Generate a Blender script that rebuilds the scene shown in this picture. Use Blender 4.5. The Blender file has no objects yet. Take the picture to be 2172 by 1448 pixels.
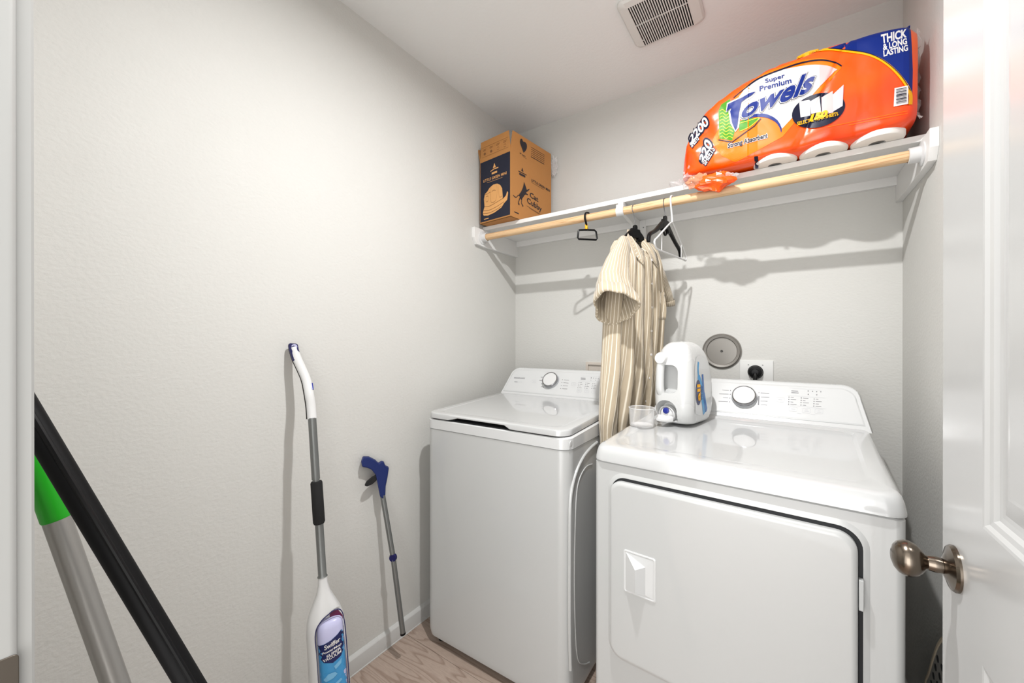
import bpy, bmesh, math, random
from mathutils import Vector, Matrix, noise
random.seed(7)
S = bpy.context.scene
COL = S.collection
PI = math.pi
R = math.radians

# ------------------------------------------------------------ camera, world, lamps, exposure
FPX, YAW, PITCH = 833.0, .6053, -.0013
cam = bpy.data.cameras.new('camera'); camo = bpy.data.objects.new('camera', cam); COL.objects.link(camo)
cam.sensor_width = 36; cam.lens = FPX/2172*36; cam.clip_start = .01
camo.location = (0, 0, 1.25); camo.rotation_euler = (PI/2+PITCH, 0, YAW)
S.camera = camo
S.view_settings.view_transform = 'Standard'; S.view_settings.look = 'None'
S.view_settings.gamma = 1; S.view_settings.use_curve_mapping = False
S.view_settings.exposure = .74
w = bpy.data.worlds.new('world'); S.world = w; w.use_nodes = True
w.node_tree.nodes['Background'].inputs[0].default_value = (1, .985, .955, 1)
w.node_tree.nodes['Background'].inputs[1].default_value = 1.75
LX, LY, LZ = -.30, .73, 2.425
def lamp(name, kind, loc, energy, color, **k):
    l = bpy.data.lights.new(name, kind); o = bpy.data.objects.new(name, l); COL.objects.link(o)
    o.location = loc; l.energy = energy; l.color = color
    for a, b in k.items():
        if a == 'rot': o.rotation_euler = b
        else: setattr(l, a, b)
    return o
lamp('ceiling_lamp', 'AREA', (LX, LY, LZ), 18.5, (1, .995, .985), shape='DISK', size=.045)
# fill light added in the unseen hallway to even out the room
lamp('doorway_fill', 'AREA', (-.25, -1.0, .80), 9, (.97, .99, 1), shape='RECTANGLE', size=1.0, size_y=1.6, rot=(R(90), 0, R(8)))

# ------------------------------------------------------------ measuring helper: a photo pixel met with a real plane
_cy, _sy = math.cos(YAW), math.sin(YAW)
_r = Vector((_cy, _sy, 0)); _f0 = Vector((-_sy, _cy, 0)); _u0 = Vector((0, 0, 1))
_f = _f0*math.cos(PITCH)+_u0*math.sin(PITCH); _u = -_f0*math.sin(PITCH)+_u0*math.cos(PITCH)
_O = Vector((0, 0, 1.25))
def ray(px, py): return _f + _r*((px-1086)/FPX) + _u*((724-py)/FPX)
def on(px, py, ax, v):
    d = ray(px, py); i = 'XYZ'.index(ax)
    return _O + d*((v-_O[i])/d[i])
def hit(px, py, P, N):
    d = ray(px, py); return _O + d*((P-_O).dot(N)/d.dot(N))

# ------------------------------------------------------------ materials
M = {}
def mat(name, col, rough=.5, metal=0, bump=None, coat=0, spec=.5, trans=0, alpha=1, sss=0):
    m = bpy.data.materials.new(name); m.use_nodes = True; nt = m.node_tree; b = nt.nodes['Principled BSDF']
    b.inputs['Base Color'].default_value = (*col, 1); b.inputs['Roughness'].default_value = rough
    b.inputs['Metallic'].default_value = metal; b.inputs['Coat Weight'].default_value = coat
    b.inputs['Coat Roughness'].default_value = .04
    b.inputs['Specular IOR Level'].default_value = spec; b.inputs['Transmission Weight'].default_value = trans
    b.inputs['Alpha'].default_value = alpha
    # slight procedural variation of roughness so that no surface is perfectly even
    tc = nt.nodes.new('ShaderNodeTexCoord'); n = nt.nodes.new('ShaderNodeTexNoise'); n.inputs['Scale'].default_value = 9
    nt.links.new(tc.outputs['Object'], n.inputs['Vector'])
    mr = nt.nodes.new('ShaderNodeMapRange'); mr.inputs[3].default_value = rough*.85; mr.inputs[4].default_value = min(1, rough*1.15)
    nt.links.new(n.outputs[0], mr.inputs[0]); nt.links.new(mr.outputs[0], b.inputs['Roughness'])
    if bump:
        sc, st, dist = bump[:3]
        n2 = nt.nodes.new('ShaderNodeTexNoise'); n2.inputs['Scale'].default_value = sc; n2.inputs['Detail'].default_value = 3
        mp = nt.nodes.new('ShaderNodeMapping'); nt.links.new(tc.outputs['Object'], mp.inputs[0])
        if len(bump) > 3: mp.inputs['Scale'].default_value = bump[3]
        nt.links.new(mp.outputs[0], n2.inputs['Vector'])
        bp = nt.nodes.new('ShaderNodeBump'); bp.inputs['Strength'].default_value = st; bp.inputs['Distance'].default_value = dist
        nt.links.new(n2.outputs[0], bp.inputs['Height']); nt.links.new(bp.outputs[0], b.inputs['Normal'])
    M[name] = m; return m
def srgb(r, g, b):
    f = lambda c: (c/255/12.92 if c/255 <= .04045 else ((c/255+.055)/1.055)**2.4)
    return (f(r), f(g), f(b))
mat('wall_paint', (.58, .575, .552), .75, bump=(95, .27, .004, (1, 1, 1.3)))
mat('ceiling_paint', (.77, .772, .765), .85, bump=(70, .28, .003))
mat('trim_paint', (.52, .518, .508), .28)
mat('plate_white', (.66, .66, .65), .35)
mat('trim_paint_shaded', (.34, .342, .335), .3)  # trim paint darkened so the door frame reads as dimly lit
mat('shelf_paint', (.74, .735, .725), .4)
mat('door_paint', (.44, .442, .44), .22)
mat('enamel', (.47, .477, .475), .3, coat=.5)
mat('enamel_top', (.50, .507, .51), .22, coat=1.0)
mat('console_plastic', (.58, .587, .59), .16, coat=.3)
mat('print_grey', (.16, .16, .17), .5)
mat('print_light', (.45, .46, .48), .5)
mat('groove', (.42, .43, .43), .5)
mat('gap_dark', (.006, .007, .009), .7)
mat('chrome', (.30, .30, .31), .14, 1)
mat('steel', (.23, .238, .235), .42, .85, bump=(300, .05, .001))
mat('aluminium', (.34, .33, .315), .38, .7, bump=(400, .08, .001, (1, 1, .02)))
mat('nickel', (.19, .158, .128), .22, 1)
mat('bronze', (.10, .085, .07), .4, .7)
mat('black_plastic', (.003, .003, .0035), .35, spec=.2)
mat('foam_black', (.006, .006, .0065), .85, bump=(700, .4, .001))
mat('black_pole', (.003, .003, .0035), .55, spec=.15)
mat('white_plastic', (.62, .62, .62), .3)
mat('jug_plastic', (.57, .575, .572), .27, coat=.2)
mat('blue_plastic', (.003, .014, .105), .45)
mat('navy_plastic', (.01, .01, .08), .25)
mat('button_blue', (.01, .02, .22), .3)
mat('green_plastic', (.008, .36, .006), .4)
mat('purple_plastic', (.10, .004, .045), .2)
mat('cap_lavender', (.50, .50, .72), .3)
mat('label_blue', (.01, .09, .32), .25, bump=(12, .1, .002))
mat('label_cyan', (.045, .26, .52), .3)
mat('label_sky', (.16, .40, .62), .3)
mat('label_navy', (.006, .012, .08), .25)
mat('cardboard', srgb(176, 122, 66), .75, bump=(260, .12, .0006, (1, 1, .15)))
mat('cardboard_edge', srgb(150, 104, 58), .85)
mat('box_navy', srgb(18, 22, 42), .7)
mat('box_ink', srgb(34, 28, 34), .6)
mat('box_tan', srgb(214, 158, 96), .6)
mat('tan_line', srgb(120, 78, 40), .6)
mat('paper_white', (.82, .80, .77), .9, bump=(180, .3, .001))
mat('core_grey', (.38, .37, .36), .9)
mat('ink_navy', srgb(6, 36, 118), .42, spec=.25)
mat('ink_dark', srgb(16, 18, 44), .42, spec=.25)
mat('ink_white', (.68, .665, .67), .42, spec=.25)
mat('ink_pink', srgb(222, 180, 180), .42, spec=.25)
mat('ink_yellow', srgb(240, 172, 10), .42, spec=.25)
mat('ink_amber', srgb(246, 116, 6), .42, spec=.25)
mat('ink_green', srgb(70, 140, 26), .42, spec=.25)
mat('ink_lime', srgb(178, 190, 50), .42, spec=.25)
mat('ink_grey', srgb(190, 188, 194), .42, spec=.25)
mat('vent_white', (.66, .65, .625), .45)
mat('duct_grey', (.27, .255, .235), .4, .35)
mat('duct_dark', (.05, .048, .044), .5)
mat('yellow_tag', srgb(240, 176, 28), .5)
mat('board_mesh', (.30, .29, .27), .5, .2)
mat('pad_tan', (.45, .38, .28), .9)
mat('outlet_box', srgb(205, 196, 186), .6)
mat('hall_paint', (.7, .69, .66), .8)

def clear(name, tint, alpha, rough=.08, bump=None):
    m = mat(name, tint, rough, bump=bump); nt = m.node_tree; b = nt.nodes['Principled BSDF']
    out = nt.nodes['Material Output']; tr = nt.nodes.new('ShaderNodeBsdfTransparent'); mx = nt.nodes.new('ShaderNodeMixShader')
    fr = nt.nodes.new('ShaderNodeLayerWeight'); fr.inputs[0].default_value = .35
    mr = nt.nodes.new('ShaderNodeMapRange'); mr.inputs[3].default_value = alpha; mr.inputs[4].default_value = min(1, alpha+.45)
    nt.links.new(fr.outputs['Facing'], mr.inputs[0]); nt.links.new(mr.outputs[0], mx.inputs[0])
    nt.links.new(tr.outputs[0], mx.inputs[1]); nt.links.new(b.outputs[0], mx.inputs[2]); nt.links.new(mx.outputs[0], out.inputs[0])
clear('clear_plastic', (.9, .9, .9), .10)
clear('clear_film', (.85, .84, .84), .22, .12, (40, .8, .01))
clear('amber_film', (.8, .35, .2), .45, .1, (40, .8, .01))

def wood(name, c1, c2, scale, stretch, rough, axis='X'):
    m = mat(name, c1, rough); nt = m.node_tree; b = nt.nodes['Principled BSDF']
    tc = nt.nodes.new('ShaderNodeTexCoord'); mp = nt.nodes.new('ShaderNodeMapping'); mp.inputs['Scale'].default_value = stretch
    nt.links.new(tc.outputs['Object'], mp.inputs[0])
    n = nt.nodes.new('ShaderNodeTexNoise'); n.inputs['Scale'].default_value = 2.2; n.inputs['Detail'].default_value = 2
    nt.links.new(mp.outputs[0], n.inputs[0])
    ml = nt.nodes.new('ShaderNodeMath'); ml.operation = 'MULTIPLY'; ml.inputs[1].default_value = scale; nt.links.new(n.outputs[0], ml.inputs[0])
    fr = nt.nodes.new('ShaderNodeMath'); fr.operation = 'FRACT'; nt.links.new(ml.outputs[0], fr.inputs[0])
    cr = nt.nodes.new('ShaderNodeValToRGB'); cr.color_ramp.elements[0].color = (*c2, 1); cr.color_ramp.elements[1].color = (*c1, 1)
    cr.color_ramp.elements[0].position = 0; cr.color_ramp.elements[1].position = .3
    e = cr.color_ramp.elements.new(.9); e.color = (*c1, 1); e = cr.color_ramp.elements.new(1.0); e.color = (*c2, 1)
    nt.links.new(fr.outputs[0], cr.inputs[0])
    n2 = nt.nodes.new('ShaderNodeTexNoise'); n2.inputs['Scale'].default_value = 60; nt.links.new(mp.outputs[0], n2.inputs[0])
    mx = nt.nodes.new('ShaderNodeMixRGB'); mx.blend_type = 'MULTIPLY'; mx.inputs[0].default_value = .35
    nt.links.new(cr.outputs[0], mx.inputs[1]); nt.links.new(n2.outputs[0], mx.inputs[2]); nt.links.new(mx.outputs[0], b.inputs['Base Color'])
wood('floor_wood', srgb(178, 159, 146), srgb(152, 131, 118), 15, (.55, 4.2, 4.2), .38)
wood('rod_wood', srgb(232, 196, 152), srgb(206, 158, 112), 6, (.8, 30, 30), .5)

def fabric_mat():
    m = mat('striped_fabric', srgb(206, 188, 158), .9, bump=(30, .55, .012, (1, 1, .45))); nt = m.node_tree; b = nt.nodes['Principled BSDF']
    uv = nt.nodes.new('ShaderNodeUVMap'); sp = nt.nodes.new('ShaderNodeSeparateXYZ'); nt.links.new(uv.outputs[0], sp.inputs[0])
    ml = nt.nodes.new('ShaderNodeMath'); ml.operation = 'MULTIPLY'; ml.inputs[1].default_value = 76; nt.links.new(sp.outputs[0], ml.inputs[0])
    fr = nt.nodes.new('ShaderNodeMath'); fr.operation = 'FRACT'; nt.links.new(ml.outputs[0], fr.inputs[0])
    cr = nt.nodes.new('ShaderNodeValToRGB'); cr.color_ramp.interpolation = 'LINEAR'
    c1, c2 = (*srgb(172, 158, 136), 1), (*srgb(218, 209, 192), 1)
    el = cr.color_ramp.elements; el[0].color = c1; el[0].position = 0; el[1].color = c1; el[1].position = 1
    for p, c in ((.58, c1), (.66, c2), (.78, c2), (.86, c1)):
        e = el.new(p); e.color = c
    nt.links.new(fr.outputs[0], cr.inputs[0]); nt.links.new(cr.outputs[0], b.inputs['Base Color'])
    b.inputs['Sheen Weight'].default_value = .2
fabric_mat()

def pack_mat():
    # printed film: the ink runs from amber at the torn end to red-orange at the sealed end
    m = mat('pack_film', (.8, .2, .01), .26, coat=.25, bump=(9, .25, .02)); nt = m.node_tree; b = nt.nodes['Principled BSDF']
    tc = nt.nodes.new('ShaderNodeTexCoord'); n = nt.nodes.new('ShaderNodeTexNoise'); n.inputs['Scale'].default_value = 5
    nt.links.new(tc.outputs['Object'], n.inputs[0])
    cr = nt.nodes.new('ShaderNodeValToRGB'); el = cr.color_ramp.elements
    el[0].position = .30; el[0].color = (*srgb(250, 98, 3), 1); el[1].position = .7; el[1].color = (*srgb(240, 58, 0), 1)
    nt.links.new(n.outputs[0], cr.inputs[0]); nt.links.new(cr.outputs[0], b.inputs['Base Color'])
pack_mat()

# ------------------------------------------------------------ object helpers
def wmat(o):
    m = Matrix.Identity(4)
    ch = []
    while o: ch.append(o); o = o.parent
    for q in reversed(ch): m = m @ Matrix.LocRotScale(q.location, q.rotation_euler, q.scale)
    return m
def obj(name, verts, faces, mt, parent=None, world=True, wn=False, smooth=False, bevel=0, bseg=3, sub=0, solid=0, uvs=None, mats=None, fm=None, angle=35):
    me = bpy.data.meshes.new(name)
    V = [Vector(v) for v in verts]
    o = bpy.data.objects.new(name, me); COL.objects.link(o)
    if parent is None:
        xs = [v.x for v in V]; ys = [v.y for v in V]; zs = [v.z for v in V]
        b = Vector(((min(xs)+max(xs))/2, (min(ys)+max(ys))/2, min(zs))); o.location = b; V = [v-b for v in V]
    else:
        o.parent = parent
        if world:
            im = wmat(parent).inverted(); V = [im @ v for v in V]
    me.from_pydata([tuple(v) for v in V], [], faces)
    for k in (mats or [mt]): me.materials.append(M[k])
    if fm:
        for p, i in zip(me.polygons, fm): p.material_index = i
    if uvs:
        ul = me.uv_layers.new(name='UVMap')
        for l in me.loops: ul.data[l.index].uv = uvs[l.vertex_index]
    bm = bmesh.new(); bm.from_mesh(me)
    bmesh.ops.recalc_face_normals(bm, faces=bm.faces[:]); bm.to_mesh(me); bm.free()
    if solid:
        s = o.modifiers.new('s', 'SOLIDIFY'); s.thickness = solid; s.offset = 0
    if bevel:
        b = o.modifiers.new('b', 'BEVEL'); b.width = bevel; b.segments = bseg; b.limit_method = 'ANGLE'; b.angle_limit = R(30)
    if sub:
        s = o.modifiers.new('u', 'SUBSURF'); s.levels = sub; s.render_levels = sub
    if smooth or bevel or sub:
        me.shade_smooth()
        if not sub: me.set_sharp_from_angle(angle=R(angle if not bevel else 50))
    if wn:
        q = o.modifiers.new('w', 'WEIGHTED_NORMAL'); q.keep_sharp = True; q.weight = 50
    return o
def tag(o, label=None, cat=None, group=None, kind=None):
    if label: o['label'] = label
    if cat: o['category'] = cat
    if group: o['group'] = group
    if kind: o['kind'] = kind
    return o
def thing(name, label, cat, loc=(0, 0, 0), rz=0, group=None):
    o = bpy.data.objects.new(name, None); COL.objects.link(o); o.location = loc; o.rotation_euler = (0, 0, rz)
    o.empty_display_size = .05
    return tag(o, label, cat, group)
def struct(o, label=None, cat=None):
    o['kind'] = 'structure'
    return tag(o, label, cat)
def boxg(x0, x1, y0, y1, z0, z1):
    v = [(x, y, z) for x in (x0, x1) for y in (y0, y1) for z in (z0, z1)]
    return v, [(0, 1, 3, 2), (4, 6, 7, 5), (0, 4, 5, 1), (2, 3, 7, 6), (0, 2, 6, 4), (1, 5, 7, 3)]
def box(name, x0, x1, y0, y1, z0, z1, mt, parent=None, **k):
    return obj(name, *boxg(x0, x1, y0, y1, z0, z1), mt, parent, **k)
def merge(*gs):
    V, F = [], []
    for v, f in gs:
        n = len(V); V += list(v); F += [tuple(i+n for i in q) for q in f]
    return V, F
def loftg(rings, cap0=True, cap1=True, closed=True):
    n = len(rings[0]); V = [p for r in rings for p in r]; F = []
    for i in range(len(rings)-1):
        for j in range(n if closed else n-1):
            a = i*n+j; b = i*n+(j+1) % n
            F.append((a, b, b+n, a+n))
    if closed and cap0: F.append(tuple(range(n-1, -1, -1)))
    if closed and cap1: F.append(tuple((len(rings)-1)*n+j for j in range(n)))
    return V, F
def rrect(x0, x1, y0, y1, r, seg=6, sub=1):
    """rounded rectangle outline, corners r or (bl, br, tr, tl), straight sides cut into sub pieces"""
    rs = r if isinstance(r, tuple) else (r,)*4
    C = [((x0+rs[0], y0+rs[0]), rs[0], PI), ((x1-rs[1], y0+rs[1]), rs[1], 1.5*PI), ((x1-rs[2], y1-rs[2]), rs[2], 0), ((x0+rs[3], y1-rs[3]), rs[3], PI/2)]
    P = []
    for (c, rr, a0) in C:
        P.append([(c[0]+rr*math.cos(a0+PI/2*i/seg), c[1]+rr*math.sin(a0+PI/2*i/seg)) for i in range(seg+1)])
    out = []
    for k in range(4):
        out += P[k]
        a = P[k][-1]; b = P[(k+1) % 4][0]
        for i in range(1, sub): out.append((a[0]+(b[0]-a[0])*i/sub, a[1]+(b[1]-a[1])*i/sub))
    return out
def tubeg(pts, r, n=12, caps=True, flat=None, up=None):
    """swept tube; r number or list; flat = second radius (number or list)"""
    P = [Vector(p) for p in pts]; m = len(P)
    rr = r if isinstance(r, (list, tuple)) else [r]*m
    ff = rr if flat is None else (flat if isinstance(flat, (list, tuple)) else [flat]*m)
    T = [(P[min(i+1, m-1)]-P[max(i-1, 0)]).normalized() for i in range(m)]
    u = Vector(up) if up else (Vector((0, 0, 1)) if abs(T[0].z) < .9 else Vector((1, 0, 0)))
    rings = []
    for i in range(m):
        u = (u - T[i]*u.dot(T[i])).normalized(); v = T[i].cross(u)
        rings.append([P[i]+u*(rr[i]*math.cos(2*PI*k/n))+v*(ff[i]*math.sin(2*PI*k/n)) for k in range(n)])
    return loftg(rings, caps, caps)
def smoothpath(pts, k=6):
    P = [Vector(p) for p in pts]; out = []
    for i in range(len(P)-1):
        a = P[max(i-1, 0)]; b = P[i]; c = P[i+1]; d = P[min(i+2, len(P)-1)]
        for j in range(k):
            t = j/k
            out.append(.5*((2*b)+(c-a)*t+(2*a-5*b+4*c-d)*t*t+(3*b-a-3*c+d)*t**3))
    out.append(P[-1]); return out
def latheg(profile, origin, axis, n=32, caps=True):
    """profile [(radius, distance along axis)]"""
    A = Vector(axis).normalized(); O = Vector(origin)
    u = A.orthogonal().normalized(); v = A.cross(u)
    rings = [[O+A*h+(u*math.cos(2*PI*k/n)+v*math.sin(2*PI*k/n))*max(r, 1e-5) for k in range(n)] for r, h in profile]
    return loftg(rings, caps, caps)
def tube(name, pts, r, mt, parent=None, n=12, **k):
    kk = {q: k.pop(q) for q in ('flat', 'up', 'caps') if q in k}
    return obj(name, *tubeg(pts, r, n, **kk), mt, parent, smooth=True, **k)
def lathe(name, profile, origin, axis, mt, parent=None, n=32, **k):
    return obj(name, *latheg(profile, origin, axis, n), mt, parent, smooth=True, **k)

# ---- flat print: text and shapes as thin geometry laid on the real surface
def textmesh(s, offset=0, res=3, spacing=1):
    c = bpy.data.curves.new('t', 'FONT'); c.body = s; c.size = 1; c.offset = offset; c.resolution_u = res; c.space_character = spacing
    o = bpy.data.objects.new('t', c); COL.objects.link(o)
    dg = bpy.context.evaluated_depsgraph_get(); me = bpy.data.meshes.new_from_object(o.evaluated_get(dg))
    V = [(v.co.x, v.co.y) for v in me.vertices]; F = [tuple(p.vertices) for p in me.polygons]
    bpy.data.objects.remove(o); bpy.data.curves.remove(c); bpy.data.meshes.remove(me)
    return V, F
def textq(s, quad, offset=0, shear=0, ref=None, spacing=1, pad=0):
    """text fitted in the quad (bottom-left, bottom-right, top-right, top-left)"""
    V, F = textmesh(s, offset, spacing=spacing); V0 = V if ref is None else textmesh(s, ref, spacing=spacing)[0]
    V = [(x+y*shear, y) for x, y in V]; V0 = [(x+y*shear, y) for x, y in V0]
    x0, x1 = min(v[0] for v in V0), max(v[0] for v in V0); y0, y1 = min(v[1] for v in V0), max(v[1] for v in V0)
    out = []
    for x, y in V:
        u, v = (x-x0)/(x1-x0), (y-y0)/(y1-y0)
        bl, br, tr, tl = quad
        out.append(tuple((1-v)*((1-u)*bl[i]+u*br[i])+v*((1-u)*tl[i]+u*tr[i]) for i in (0, 1)))
    return out, F
def polyg(pts): return list(pts), [tuple(range(len(pts)))]
def ellipse(cx, cy, a, b, n=28, rot=0, t0=0, t1=2*PI):
    c, s = math.cos(rot), math.sin(rot); out = []
    for i in range(n):
        t = t0+(t1-t0)*i/(n if abs(t1-t0-2*PI) < 1e-6 else n-1); x, y = a*math.cos(t), b*math.sin(t)
        out.append((cx+x*c-y*s, cy+x*s+y*c))
    return out
def strokeg(pts, wd):
    """2D polyline with width (number or list)"""
    n = len(pts); L, Rr = [], []
    for i in range(n):
        a = pts[max(i-1, 0)]; b = pts[min(i+1, n-1)]; dx, dy = b[0]-a[0], b[1]-a[1]; l = math.hypot(dx, dy) or 1
        q = (wd[i] if isinstance(wd, (list, tuple)) else wd)/2
        L.append((pts[i][0]-dy/l*q, pts[i][1]+dx/l*q)); Rr.append((pts[i][0]+dy/l*q, pts[i][1]-dx/l*q))
    return L+Rr, [(i, i+1, n+i+1, n+i) for i in range(n-1)]
def curve2(pts, k=6): return [(p.x, p.y) for p in smoothpath([(a, b, 0) for a, b in pts], k)]
def decal(name, g, mp, mt, parent, maxe=0, world=True):
    """2D geometry g sent to the surface by mp(a, b) -> world point; maxe cuts long edges first so it follows curves"""
    V, F = g
    bm = bmesh.new(); vs = [bm.verts.new((x, y, 0)) for x, y in V]
    for f in F:
        try: bm.faces.new([vs[i] for i in f])
        except ValueError: pass
    bmesh.ops.triangulate(bm, faces=bm.faces[:])
    if maxe:
        for _ in range(7):
            es = [e for e in bm.edges if e.calc_length() > maxe]
            if not es: break
            bmesh.ops.subdivide_edges(bm, edges=es, cuts=1)
            bmesh.ops.triangulate(bm, faces=[f for f in bm.faces if len(f.verts) > 3])
    bm.verts.index_update()
    W = [mp(v.co.x, v.co.y) for v in bm.verts]; Fs = [tuple(v.index for v in f.verts) for f in bm.faces]; bm.free()
    o = obj(name, W, Fs, mt, parent, world=world)
    if name in ('printed_lettering', 'bottle_lettering', 'marking', 'printed_barcode', 'printed_leaf', 'bottle_picture', 'printed_drawing', 'printed_mark'): o['kind'] = 'stuff'
    return o

# ============================================================ THE ROOM
XL, XR, YB, ZC = -1.337, .353, 1.970, 2.495
YN = .030                      # room face of the wall the doorway is in
def wall(name, *a, mt='wall_paint', lab=None):
    return struct(box(name, *a, mt), lab, None)
wall('wall_left', XL-.1, XL, -.12, YB+.1, 0, ZC)
wall('wall_back', XL, XR, YB, YB+.1, 0, ZC)
wall('wall_right', XR, XR+.1, -.12, YB+.1, 0, ZC)
V, F = merge(boxg(XL, -.70, YN-.12, YN, 0, ZC), boxg(.255, XR, YN-.12, YN, 0, ZC), boxg(-.70, .255, YN-.12, YN, 2.09, ZC))
struct(obj('wall_front', V, F, 'wall_paint'))
struct(box('ceiling', XL-.1, XR+.1, -1.9, YB+.1, ZC, ZC+.08, 'ceiling_paint'))
# floor of planks laid along the back wall
fl = thing('floor', None, None); fl['kind'] = 'structure'
box('subfloor', XL-.1, XR+.1, -1.9, YB+.1, -.06, -.012, 'gap_dark', fl)
plank_meshes = {}
y = -1.54; row = 0
while y < YB:
    h = .38
    y1 = min(y+h, YB+.1)
    x = XL-.1 - (row*.47 % .9)
    while x < XR+.1:
        a, b = max(x, XL-.1), min(x+1.22, XR+.1)
        if b-a > .03:
            box('plank', a+.0006, b-.0006, y+.0006, y1-.0006, -.012, 0, 'floor_wood', fl, bevel=.001, bseg=1)
        x += 1.22
    y += h; row += 1
# baseboards
def base(name, pts2, fn):
    g = loftg([[fn(p, 0) for p in pts2], [fn(p, 1) for p in pts2]])
    return struct(obj(name, *g, 'trim_paint', smooth=True, angle=30))
prof = [(0, 0), (.0165, 0), (.0165, .002), (.0145, .0045), (.0145, .0575), (.0135, .0600), (.004, .0675), (0, .0685)]
base('baseboard_left', prof, lambda p, t: (XL+p[0], YN if t == 0 else YB, p[1]))
base('baseboard_back', prof, lambda p, t: (XL if t == 0 else XR, YB-p[0], p[1]))
base('baseboard_right', prof, lambda p, t: (XR-p[0], YN if t == 0 else YB, p[1]))
# door frame on the left: jamb, rounded arris, casing
tr = thing('trim_1', None, None, (-.64, 0, 0)); tr['kind'] = 'structure'
jam = [(-.70, -.10), (-.62, -.10), (-.62, .0355), (-.6205, .0378), (-.622, .0395), (-.6245, .0405), (-.70, .0405)]
obj('jamb', *loftg([[(a, b, 0) for a, b in jam], [(a, b, 2.09) for a, b in jam]]), 'trim_paint_shaded', tr, smooth=True, angle=60)
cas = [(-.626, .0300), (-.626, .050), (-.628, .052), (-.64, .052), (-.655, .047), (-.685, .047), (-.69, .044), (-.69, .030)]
obj('casing', *loftg([[(a, b, 0) for a, b in cas], [(a, b, 2.15) for a, b in cas]]), 'trim_paint_shaded', tr, smooth=True, angle=40)
sp = rrect(.018, .0415, .872, .943, .004, 4)
obj('strike_plate', *loftg([[(-.6205, a, b) for a, b in sp], [(-.6185, a, b) for a, b in sp]]), 'bronze', tr, bevel=.0006, bseg=2)
tr2 = thing('trim_2', None, None, (.23, 0, 0)); tr2['kind'] = 'structure'
box('jamb', .2165, .255, -.10, .0405, 0, 2.09, 'trim_paint_shaded', tr2)
box('head_jamb', -.62, .2165, -.10, .0405, 2.06, 2.09, 'trim_paint', tr2)
box('head_casing', -.69, .30, YN, .05, 2.09, 2.15, 'trim_paint', tr2)

# the open door, folded back along the right wall
XD = .213
dr = thing('door_1', None, None, (XD+.018, .11, 0)); dr['kind'] = 'structure'
D0, D1 = .112, .924
P0, P1 = D0+.155, .769
for nm, a in (('stile', (XD, XD+.035, D0, P0, .012, 2.045)), ('stile', (XD, XD+.035, P1, D1, .012, 2.045)),
              ('rail', (XD, XD+.035, P0, P1, .012, .21)), ('rail', (XD, XD+.035, P0, P1, .829, 1.007)), ('rail', (XD, XD+.035, P0, P1, 1.93, 2.045))):
    box(nm, *a, 'door_paint', dr)
for z0, z1 in ((.21, .829), (1.007, 1.93)):
    rings = []
    for ins, dep in ((0, 0), (.004, .0005), (.008, .004), (.014, .0055), (.018, .0095), (.024, .0105), (.030, .0105), (.055, .005), (.06, .0045)):
        rings.append([(XD+dep, a, b) for a, b in ((P0+ins, z0+ins), (P1-ins, z0+ins), (P1-ins, z1-ins), (P0+ins, z1-ins))])
    rings.insert(0, [(XD+.033, a, b) for a, b in ((P0, z0), (P1, z0), (P1, z1), (P0, z1))])
    obj('panel', *loftg(rings), 'door_paint', dr)
KY, KZ = .866, .907
kn = lathe('door_handle', [(.006, .012), (.011, .014), (.012, .020), (.0115, .024), (.0105, .030), (.012, .033), (.0175, .036), (.0235, .042), (.0268, .050), (.0268, .056), (.0235, .063), (.017, .068), (.008, .071), (.002, .0715)], (XD, KY, KZ), (-1, 0, 0), 'nickel', dr, n=48)
lathe('rose', [(.001, 0), (.0335, 0), (.0335, .003), (.031, .0065), (.020, .010), (.0125, .0135), (.001, .0137)], (XD, KY, KZ), (-1, 0, 0), 'nickel', kn, n=48)

# ceiling light (above and behind the frame's top edge) that throws the room's shadows
cl = thing('ceiling_light', 'small round flush ceiling light with a bare bulb', 'ceiling light', (LX, LY, ZC))
lathe('base_plate', [(.001, 0), (.06, 0), (.062, -.006), (.055, -.014), (.02, -.016), (.02, -.028), (.001, -.028)], (LX, LY, ZC), (0, 0, 1), 'white_plastic', cl)

# exhaust vent in the ceiling
ev = thing('exhaust_vent', 'white square ceiling exhaust vent with narrow slots', 'vent', (-.38, 1.545, ZC))
o1 = rrect(-.512, -.247, 1.405, 1.672, .028, 6)
o2 = rrect(-.505, -.254, 1.412, 1.665, .024, 6)
o3 = rrect(-.478, -.286, 1.436, 1.657, .002, 6)
rings = [[(a, b, ZC) for a, b in o1], [(a, b, ZC-.008) for a, b in o1], [(a, b, ZC-.016) for a, b in o2], [(a, b, ZC-.019) for a, b in o3], [(a, b, ZC-.0175) for a, b in o3]]
obj('frame', *loftg(rings, False, False), 'vent_white', ev, smooth=True, angle=40)
obj('backing', *loftg([[(a, b, ZC-.0003) for a, b in o3], [(a, b, ZC-.0176) for a, b in o3]], True, False), 'gap_dark', ev)
for i in range(24):
    x = -.4785+.0083*i+.0003
    box('slat', x, x+.0036, 1.436, 1.657, ZC-.0195, ZC-.0155, 'vent_white', ev)
for yy in (1.536, 1.625):
    box('cross_bar', -.478, -.286 if yy < 1.6 else -.4766+.0083, yy-.0013, yy+.0013, ZC-.0193, ZC-.0165, 'vent_white', ev)

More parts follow.
